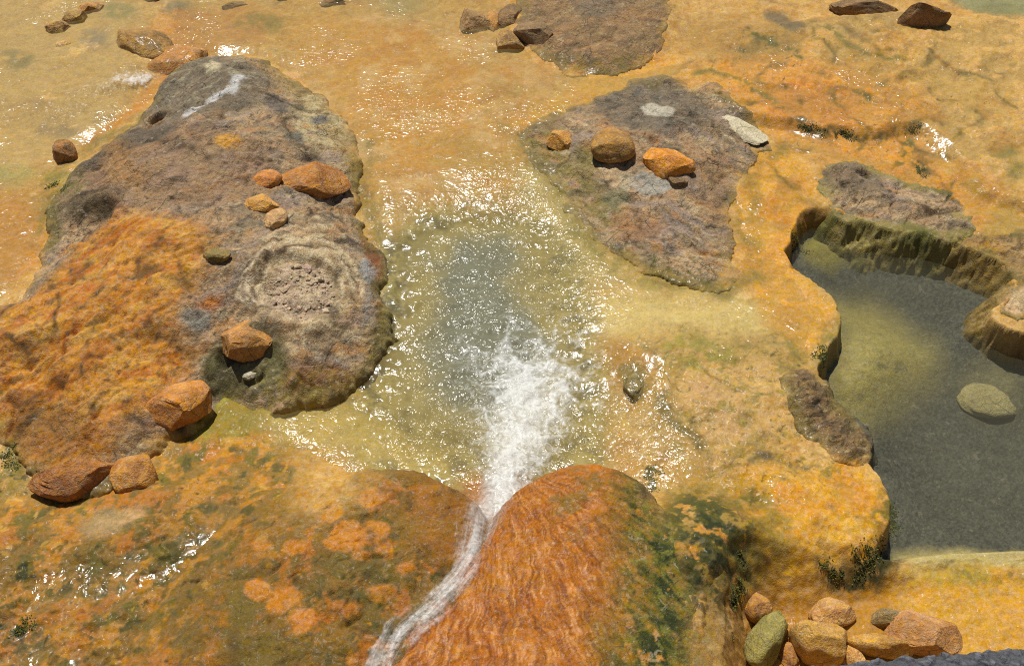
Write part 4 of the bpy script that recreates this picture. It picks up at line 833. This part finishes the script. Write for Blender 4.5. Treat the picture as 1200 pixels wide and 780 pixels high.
# ------------------------------------------------------------------ loose stones
import bmesh
def ico(sub_):
    bm = bmesh.new(); bmesh.ops.create_icosphere(bm, subdivisions=sub_, radius=1.0)
    bm.verts.ensure_lookup_table()
    V = np.array([v.co[:] for v in bm.verts]); T = np.array([[v.index for v in f.verts] for f in bm.faces]); bm.free()
    return V, T
ICO4, ICO1 = ico(4), ico(1)
def n3(V, wl_, octv, seed, gain=0.55):
    x, y, z = V.T
    return (fbm(x + 0.3 * z, y - 0.2 * z, wl_, octv, seed, gain) + fbm(y + 0.3 * x + 9, z, wl_, octv, seed + 5, gain) + fbm(z - 0.2 * y, x + 4, wl_, octv, seed + 9, gain)) / 1.8
def stone_shape(V, rng, kind):
    V = V.copy()
    nchop, lo, hi, pw = {'block': (13, 0.66, 0.98, 0.5), 'chip': (12, 0.58, 0.88, 0.75), 'round': (9, 0.78, 0.98, 0.85)}[kind]
    V = np.sign(V) * np.abs(V) ** pw
    a_, b_, c_ = rng.uniform(-0.45, 0.45, 3)
    V = V @ np.array([[math.cos(a_), math.sin(a_), 0], [-math.sin(a_), math.cos(a_), 0], [0, 0, 1]]) @ np.array([[math.cos(b_), 0, math.sin(b_)], [0, 1, 0], [-math.sin(b_), 0, math.cos(b_)]])
    V[:, 0] *= 1 + 0.30 * rng.uniform(-1, 1) * V[:, 1]; V[:, 2] *= 1 + 0.22 * rng.uniform(-1, 1) * V[:, 0]
    for _ in range(nchop):
        d = rng.normal(size=3); d[2] = abs(d[2]); d /= np.linalg.norm(d); off = rng.uniform(lo, hi)
        e = np.maximum(V @ d - off, 0); V -= np.outer(e, d)
    V[:, 2] = np.maximum(V[:, 2], -0.72)
    R = np.linalg.norm(V, axis=1, keepdims=True); D = V / R; sd_ = int(rng.integers(1, 9999))
    k = {'block': 1.0, 'chip': 0.8, 'round': 0.75}[kind]
    f = 0.07 * n3(D, 0.9, 2, sd_) + 0.085 * k * n3(D, 0.42, 4, sd_ + 3, 0.58) - 0.05 * k * np.clip(ridged(D[:, 0] + D[:, 2] * .5, D[:, 1] - D[:, 2] * .4, 0.8, 2, sd_ + 8), 0, 1) ** 6
    V = V + D * f[:, None]
    V -= (V.max(0) + V.min(0)) / 2; V /= V.max(0)
    return V, D, sd_
def mesh_obj(name, V, T, C, mat, rock=0.6, wet=0.0):
    me = bpy.data.meshes.new(name); me.from_pydata(V.tolist(), [], T.tolist())
    me.polygons.foreach_set('use_smooth', np.ones(len(T), bool))
    col = np.ones((len(V), 4), F); col[:, :3] = C
    me.attributes.new('Col', 'FLOAT_COLOR', 'POINT').data.foreach_set('color', col.reshape(-1))
    me.attributes.new('rock', 'FLOAT', 'POINT').data.foreach_set('value', np.full(len(V), rock, F))
    me.attributes.new('wet', 'FLOAT', 'POINT').data.foreach_set('value', np.full(len(V), wet, F) if np.isscalar(wet) else wet.astype(F))
    me.materials.append(mat)
    o = bpy.data.objects.new(name, me); COL.objects.link(o)
    return o
PLACED = []
def stone(px, py, w_, h_, kind, c1, c2, rz, label, group=None, tall=0.52, name='stone', cat='stone', sink=0.16, seed=None, lean=0.0, wet=0.0):
    rng = np.random.default_rng(seed if seed is not None else int(px * 31 + py * 7))
    V, D, sd_ = stone_shape(ICO4[0], rng, kind)
    c = march(px, py, surf_z); s = mpp(*c)
    el = math.atan2(CAM_H - c[2], c[1])
    hz = tall * min(w_, h_) * s
    dp = max((h_ * s - hz * math.cos(el)) / math.sin(el), 0.45 * h_ * s)
    c = march(px, py + 0.12 * h_, surf_z, hz * 0.30)
    fx, fy = w_ * s * 0.33, dp * 0.33
    foot = surf_z(c[0] + np.array([0, fx, -fx, 0, 0]), c[1] + np.array([0, 0, 0, fy, -fy])); g = float(0.5 * foot.mean() + 0.5 * foot.min())
    V = V * np.array([w_ * s / 2, dp / 2, hz / 2])
    a, b = math.radians(rz), math.radians(lean)
    Rl = np.array([[math.cos(b), 0, math.sin(b)], [0, 1, 0], [-math.sin(b), 0, math.cos(b)]]); V = V @ Rl.T
    V[:, 2] += hz / 2 - V[:, 2].mean() * 0 - sink * hz
    n = n3(D, 0.8, 4, sd_ + 40); k = sstep(0.0, 0.12, n)[:, None]
    C = np.minimum((alb(c1) * (1 - k) + alb(c2) * k) * 1.0 + np.array([0.055, 0.048, 0.03]), 0.8)
    o = mesh_obj(name, V, ICO4[1], C, M_STONE, 0.8, wet)
    if kind != 'round': o.data.set_sharp_from_angle(angle=math.radians(26))
    o.location = (c[0], c[1], g); o.rotation_euler = (0, 0, a)
    return tag(o, label, cat, group)
OS, OS2 = (206, 140, 58), (178, 116, 48)           # ochre-coated stone
G1, G2, G3, G4, G5, G6 = 'stones piled on the left outcrop', 'stones on the flat middle outcrop', 'stones clustered at the top edge', 'stones in a row at the top left corner', 'rocks heaped under the orange ledge', 'stones on the lower left slope'
stone(311, 204, 38, 32, 'round', (204, 128, 50), (186, 112, 42), 10, 'small rounded orange stone touching the long stone on the left outcrop', G1)
stone(362, 203, 92, 56, 'block', (186, 122, 48), (160, 98, 38), 24, 'long angular orange-brown stone, biggest of the pile on the left outcrop', G1, seed=12)
stone(304, 234, 42, 32, 'block', (212, 152, 66), (186, 132, 56), 18, 'yellow-orange blocky stone below the small rounded orange stone', G1, seed=5)
stone(322, 252, 26, 34, 'round', (206, 160, 104), (190, 146, 92), -28, 'smooth pale pinkish pebble, lowest of the pile on the left outcrop', G1)
stone(254, 296, 33, 22, 'round', (146, 118, 54), (122, 104, 46), 8, 'small mossy brown stone alone on the left outcrop', G6)
stone(287, 380, 68, 62, 'block', (200, 140, 68), (176, 122, 58), -8, 'blocky tan stone on the left outcrop beside the pit of gravel', G6, seed=22, tall=0.5)
stone(208, 460, 78, 62, 'block', (206, 138, 56), (184, 116, 44), 26, 'wedge-shaped orange stone at the lower edge of the left outcrop', G6, seed=31)
stone(157, 549, 56, 60, 'round', (196, 136, 54), (170, 108, 40), 0, 'rounded ochre boulder below the wedge-shaped orange stone', G6, tall=0.55, seed=8)
stone(82, 544, 104, 62, 'block', (172, 108, 44), (150, 92, 40), 22, 'big orange-brown slab leaning at the foot of the left outcrop', G6, name='boulder', cat='rock', seed=41, tall=0.55, sink=0.3)
stone(293, 437, 18, 13, 'round', (196, 186, 160), (180, 172, 144), 30, 'single whitish pebble in the green hollow of the left outcrop', tall=0.5)
stone(656, 158, 31, 31, 'block', (212, 152, 62), (196, 134, 52), 0, 'small squarish ochre stone, leftmost of three on the middle outcrop', G2, seed=3, tall=0.5)
stone(719, 162, 52, 50, 'round', (176, 128, 56), (152, 108, 48), -10, 'rounded pitted brown stone, middle of three on the middle outcrop', G2, seed=77, tall=0.55)
stone(784, 180, 62, 50, 'block', (222, 146, 44), (206, 128, 36), -34, 'bright orange wedge stone, rightmost of three on the middle outcrop', G2, seed=53, tall=0.5)
stone(795, 210, 24, 15, 'chip', (132, 100, 62), (116, 86, 54), -5, 'little grey-brown stone tucked under the bright orange wedge stone', G2)
stone(554, 21, 40, 38, 'block', (166, 126, 74), (142, 106, 60), 48, 'tilted brown stone, leftmost of the cluster at the top', G3, seed=9)
stone(579, 20, 22, 32, 'chip', (188, 132, 58), (162, 110, 50), 10, 'narrow orange-brown stone between two others in the top cluster', G3)
stone(597, 13, 27, 32, 'chip', (142, 106, 62), (116, 88, 54), -20, 'dark brown stone at the top of the top cluster', G3)
stone(598, 42, 34, 34, 'block', (176, 132, 68), (150, 112, 58), 0, 'squarish tan stone, lowest of the top cluster', G3, seed=15, tall=0.5)
stone(627, 32, 46, 36, 'block', (146, 112, 72), (124, 98, 66), -38, 'dark grey-brown slab stone at the right end of the top cluster', G3, seed=27)
stone(67, 28, 28, 21, 'block', (190, 146, 78), (150, 108, 56), 0, 'brown stone, lowest of the three in a row at the top left', G4)
stone(86, 16, 30, 21, 'block', (186, 146, 76), (150, 114, 58), 16, 'olive-brown stone, middle of the three in a row at the top left', G4)
stone(105, 6, 32, 19, 'block', (198, 140, 68), (164, 112, 54), 18, 'orange-brown stone, highest of the three in a row at the top left', G4)
stone(74, 49, 18, 10, 'chip', (222, 176, 108), (206, 158, 92), 14, 'small pale flat stone below the row at the top left', tall=0.45)
stone(76, 174, 31, 38, 'round', (166, 112, 52), (122, 84, 42), -10, 'egg-shaped dark brown stone at the upper left edge of the big outcrop', tall=0.85, seed=4)
stone(178, -3, 24, 10, 'block', (140, 106, 62), (110, 84, 52), 5, 'dark stone cut off by the top edge above the brown boulder', name='stone')
stone(275, 3, 32, 15, 'block', (150, 108, 56), (112, 80, 44), 4, 'dark brown stone at the top edge left of the channel')
stone(330, -5, 22, 12, 'block', (120, 96, 60), (100, 80, 52), 0, 'small dark stone barely showing at the top edge')
stone(389, 1, 32, 12, 'block', (142, 104, 58), (116, 84, 48), 8, 'brown stone at the top edge above the main channel')
stone(168, 40, 84, 46, 'round', (168, 122, 52), (140, 104, 44), -38, 'rounded mossy brown boulder above the small foaming chute at the top left', name='boulder', cat='rock', seed=66, tall=0.5, wet=0.3, sink=0.3)
stone(206, 62, 74, 44, 'round', (190, 128, 54), (166, 112, 46), 30, 'low orange-brown boulder between the mossy boulder and the left outcrop', name='boulder', cat='rock', seed=67, tall=0.45, wet=0.3, sink=0.35)
stone(1014, 6, 82, 26, 'block', (140, 104, 62), (116, 88, 54), -4, 'long dark brown rock at the top right edge', name='boulder', cat='rock', seed=18, tall=0.7)
stone(1084, 16, 58, 38, 'block', (150, 108, 62), (124, 90, 52), -8, 'dark flat-topped block of rock at the top right beside the green water', name='boulder', cat='rock', seed=44, tall=0.9)
stone(743, 446, 26, 38, 'round', (128, 108, 44), (106, 92, 36), 0, 'small olive mossy lump in the glittering flow right of the pool', tall=0.5, wet=0.5, sink=0.3)
stone(860, 139, 36, 56, 'block', (206, 192, 158), (190, 176, 140), 40, 'pale cream flat slab set in the far corner of the middle outcrop', tall=0.16, sink=0.3, seed=6, name='slab', cat='rock')
stone(1160, 456, 76, 54, 'round', (164, 150, 96), (140, 130, 84), 0, 'pale rounded boulder lying under water in the dark pool', name='boulder', cat='rock', seed=23, tall=0.26, sink=0.35)
# rocks heaped under the orange ledge, bottom right
stone(888, 706, 34, 46, 'round', (190, 130, 52), (164, 108, 44), 0, 'orange rock half hidden behind the leaning green-topped rock', G5, name='rock', cat='rock', tall=0.8)
stone(899, 735, 40, 92, 'round', (150, 138, 66), (128, 120, 48), -34, 'leaning oblong rock with a green algae top at the bottom right', G5, name='rock', cat='rock', seed=91, tall=1.1)
stone(925, 762, 28, 40, 'chip', (182, 118, 40), (150, 94, 34), 0, 'dark orange rock wedged between the green-topped rock and the big yellow rock', G5, name='rock', cat='rock')
stone(975, 712, 56, 44, 'round', (208, 156, 84), (186, 130, 64), 10, 'pinkish ochre rock behind the big yellow rock', G5, name='rock', cat='rock')
stone(958, 744, 66, 68, 'round', (202, 152, 66), (186, 138, 56), -18, 'big rounded yellow rock in the middle of the heap at the bottom right', G5, name='rock', cat='rock', seed=14, tall=0.85)
stone(998, 764, 40, 30, 'chip', (216, 160, 80), (202, 142, 66), -30, 'pale orange wedge rock against the road edge', G5, name='rock', cat='rock')
stone(1030, 750, 84, 38, 'round', (202, 150, 62), (178, 126, 50), -8, 'long smooth yellow rock right of the big yellow rock', G5, name='rock', cat='rock', seed=36, tall=0.8)
stone(1046, 722, 48, 32, 'block', (150, 124, 72), (128, 104, 60), -10, 'grey-brown rock behind the long smooth yellow rock', G5, name='rock', cat='rock', tall=0.8)
stone(1084, 735, 88, 66, 'block', (200, 144, 84), (182, 126, 66), -22, 'broad pinkish-tan slab of rock at the right end of the heap', G5, name='rock', cat='rock', seed=58, tall=0.55)

# gravel lying in the pit of the left outcrop
def gravel():
    rng = np.random.default_rng(4); VV, TT, CC = [], [], []; off = 0
    for k in range(260):
        a = rng.uniform(0, 2 * math.pi); r = math.sqrt(rng.uniform(0, 1))
        px, py = 352 + 40 * r * math.cos(a), 343 + 33 * r * math.sin(a)
        c = march(px, py, surf_z); sz = mpp(*c) * rng.choice([1.2, 1.6, 2.2, 3.2, 4.6], p=[.3, .3, .22, .13, .05])
        V = ICO1[0].copy()
        for _ in range(4):
            d = rng.normal(size=3); d /= np.linalg.norm(d); e = np.maximum(V @ d - rng.uniform(.5, .8), 0); V -= np.outer(e, d)
        V = V * np.array([sz * 1.3, sz * 0.9, sz * 0.6]); t = rng.uniform(0, 3.1)
        V = V @ np.array([[math.cos(t), math.sin(t), 0], [-math.sin(t), math.cos(t), 0], [0, 0, 1]]); V += c + np.array([0, 0, 0.1 * sz])
        VV.append(V); TT.append(ICO1[1] + off); off += len(V)
        base_ = alb((196, 170, 138)) * rng.uniform(0.7, 1.1); CC.append(np.repeat(base_[None], len(V), 0))
    o = mesh_obj('gravel', np.concatenate(VV), np.concatenate(TT), np.concatenate(CC), M_STONE, 0.5)
    o.data.polygons.foreach_set('use_smooth', np.zeros(len(o.data.polygons), bool))
    tag(o, 'pale pinkish gravel filling the round pit in the left outcrop', None, kind='stuff')
gravel()
stone(372, 325, 15, 8, 'chip', (206, 184, 152), (192, 168, 136), 12, 'larger pale flat pebble lying among the gravel in the pit', tall=0.5)
stone(360, 312, 10, 14, 'chip', (190, 160, 140), (176, 148, 126), 30, 'pinkish grey pebble in the upper part of the gravel pit', tall=0.5)
stone(362, 331, 14, 8, 'chip', (198, 172, 140), (182, 158, 126), 10, 'pale pebble in the lower part of the gravel pit', tall=0.5)

# ------------------------------------------------------------------ road edge the viewer stands on, and its retaining wall
def road_edge():
    m, nt = new_mat('asphalt'); L = nt.links.new
    vec = nd(nt, 'TexCoord').outputs['Object']; a = nd(nt, 'Attribute', attribute_name='Col').outputs['Color']
    b = nd(nt, 'Bump'); b.inputs['Distance'].default_value = 0.003; L(tex(nt, vec, 500, 6, 0.7).outputs['Fac'], b.inputs['Height'])
    c = mixc(nt, 0.55, a, mixc(nt, tex(nt, vec, 300, 5, 0.7).outputs['Fac'], (0.012, 0.012, 0.014, 1), (0.22, 0.22, 0.23, 1)))
    pr = nd(nt, 'BsdfPrincipled'); L(c, pr.inputs['Base Color']); L(b.outputs[0], pr.inputs['Normal']); pr.inputs['Roughness'].default_value = 0.8
    L(pr.outputs[0], nd(nt, 'OutputMaterial').inputs[0])
    ZR = 3.6
    A, B = at(920, 781, ZR), at(1200, 757, ZR); e = (B - A) / np.linalg.norm(B - A); nrm = np.array([-e[1], e[0]])
    ln = np.linalg.norm(B - A)
    al = np.concatenate([-np.geomspace(4, 0.04, 14), np.linspace(-0.03, ln + 0.05, 330), ln + np.geomspace(0.08, 4, 14)])
    ac = np.concatenate([[0.02, 0.006], np.linspace(0.0, -0.09, 80), -np.geomspace(0.11, 2.2, 12)])
    zz = np.concatenate([[-0.8, ZR - 0.03], np.full(80, ZR), np.full(12, ZR)])
    AL = np.repeat(al[None], len(ac), 0); AC = np.repeat(ac[:, None], len(al), 1)
    f1, f2, rid = cells(AL, AC, 0.013, 3); f1b, _, rb = cells(AL, AC, 0.0055, 7)
    top_ = (np.arange(len(ac)) >= 2)[:, None]
    Z = zz[:, None] + top_ * (0.008 * (1 - f1) * (0.1 + 1.3 * rid) + 0.003 * (1 - f1b) + 0.003 * fbm(AL, AC, 0.03, 3, 2) - 0.012 * np.exp(-np.abs(AC) / 0.008))
    jag = 0.005 * fbm(AL, AL * 0, 0.02, 4, 6) + 0.002 * rid
    X = A[0] + e[0] * AL + nrm[0] * (AC + jag); Y = A[1] + e[1] * AL + nrm[1] * (AC + jag)
    C = np.empty(X.shape + (3,), F); C[:] = alb((104, 104, 110)); C *= (0.15 + 1.6 * rid * (0.3 + rb) * sstep(0.0, 0.25, f2 - f1))[..., None]
    o = grid_object('road_edge', X, Y, Z, None, m, {'Col': C})
    tag(o, 'rough dark grey asphalt road edge in the bottom right corner', 'road edge')
road_edge()

# ------------------------------------------------------------------ moss and algae tufts where the crust stays damp
def moss():
    rng = np.random.default_rng(11); VV, TT, CC = [], [], []; off = 0
    spots = [(1022, 655, 22, 18, 500), (985, 672, 30, 8, 260), (945, 150, 12, 5, 200), (985, 157, 30, 4, 200), (1068, 152, 12, 5, 120), (1080, 198, 7, 12, 140), (936, 290, 8, 22, 240), (764, 562, 8, 16, 260), (862, 700, 6, 50, 500), (30, 735, 14, 10, 160), (18, 540, 18, 16, 180), (66, 220, 14, 8, 140), (1044, 610, 6, 18, 180), (965, 418, 8, 12, 140)]
    for x, y, rx, ry, n in spots:
        hubs = [(x + rx * a, y + ry * b, rng.uniform(0.008, 0.02)) for a, b in rng.normal(size=(max(4, n // 28), 2)) * 0.5]
        hubs = [(march(hx, hy, surf_z), r) for hx, hy, r in hubs]
        for _ in range(int(n * 1.9)):
            hb, hr = hubs[rng.integers(len(hubs))]
            c = hb + np.array([*(rng.normal(size=2) * hr), 0]); c[2] = surf_z(c[:1], c[1:2])[0]
            L_, w_ = rng.uniform(0.005, 0.014), rng.uniform(0.002, 0.005); t, up = rng.uniform(0, 6.28), rng.uniform(0.0, 0.35)
            d = np.array([math.cos(t), math.sin(t), up]); d /= np.linalg.norm(d); sd2 = np.array([-math.sin(t), math.cos(t), rng.uniform(-.4, .4)])
            VV.append(np.array([c - sd2 * w_ * .4, c + d * L_ * .5 - sd2 * w_ + [0, 0, .002], c + d * L_, c + d * L_ * .55 + sd2 * w_ + [0, 0, .002]]))
            TT += [(off, off + 1, off + 2), (off, off + 2, off + 3)]; off += 4
            col = alb((66, 72, 24)) * rng.uniform(0.4, 1.3) if rng.uniform() < 0.85 else alb((128, 116, 42)) * rng.uniform(0.7, 1.1)
            CC.append(np.repeat(col[None], 4, 0))
    o = mesh_obj('moss', np.concatenate(VV), np.array(TT), np.concatenate(CC), M_STONE, 0.2)
    tag(o, 'dark green moss and algae tufts along damp edges and on the right mound', None, kind='stuff')
moss()
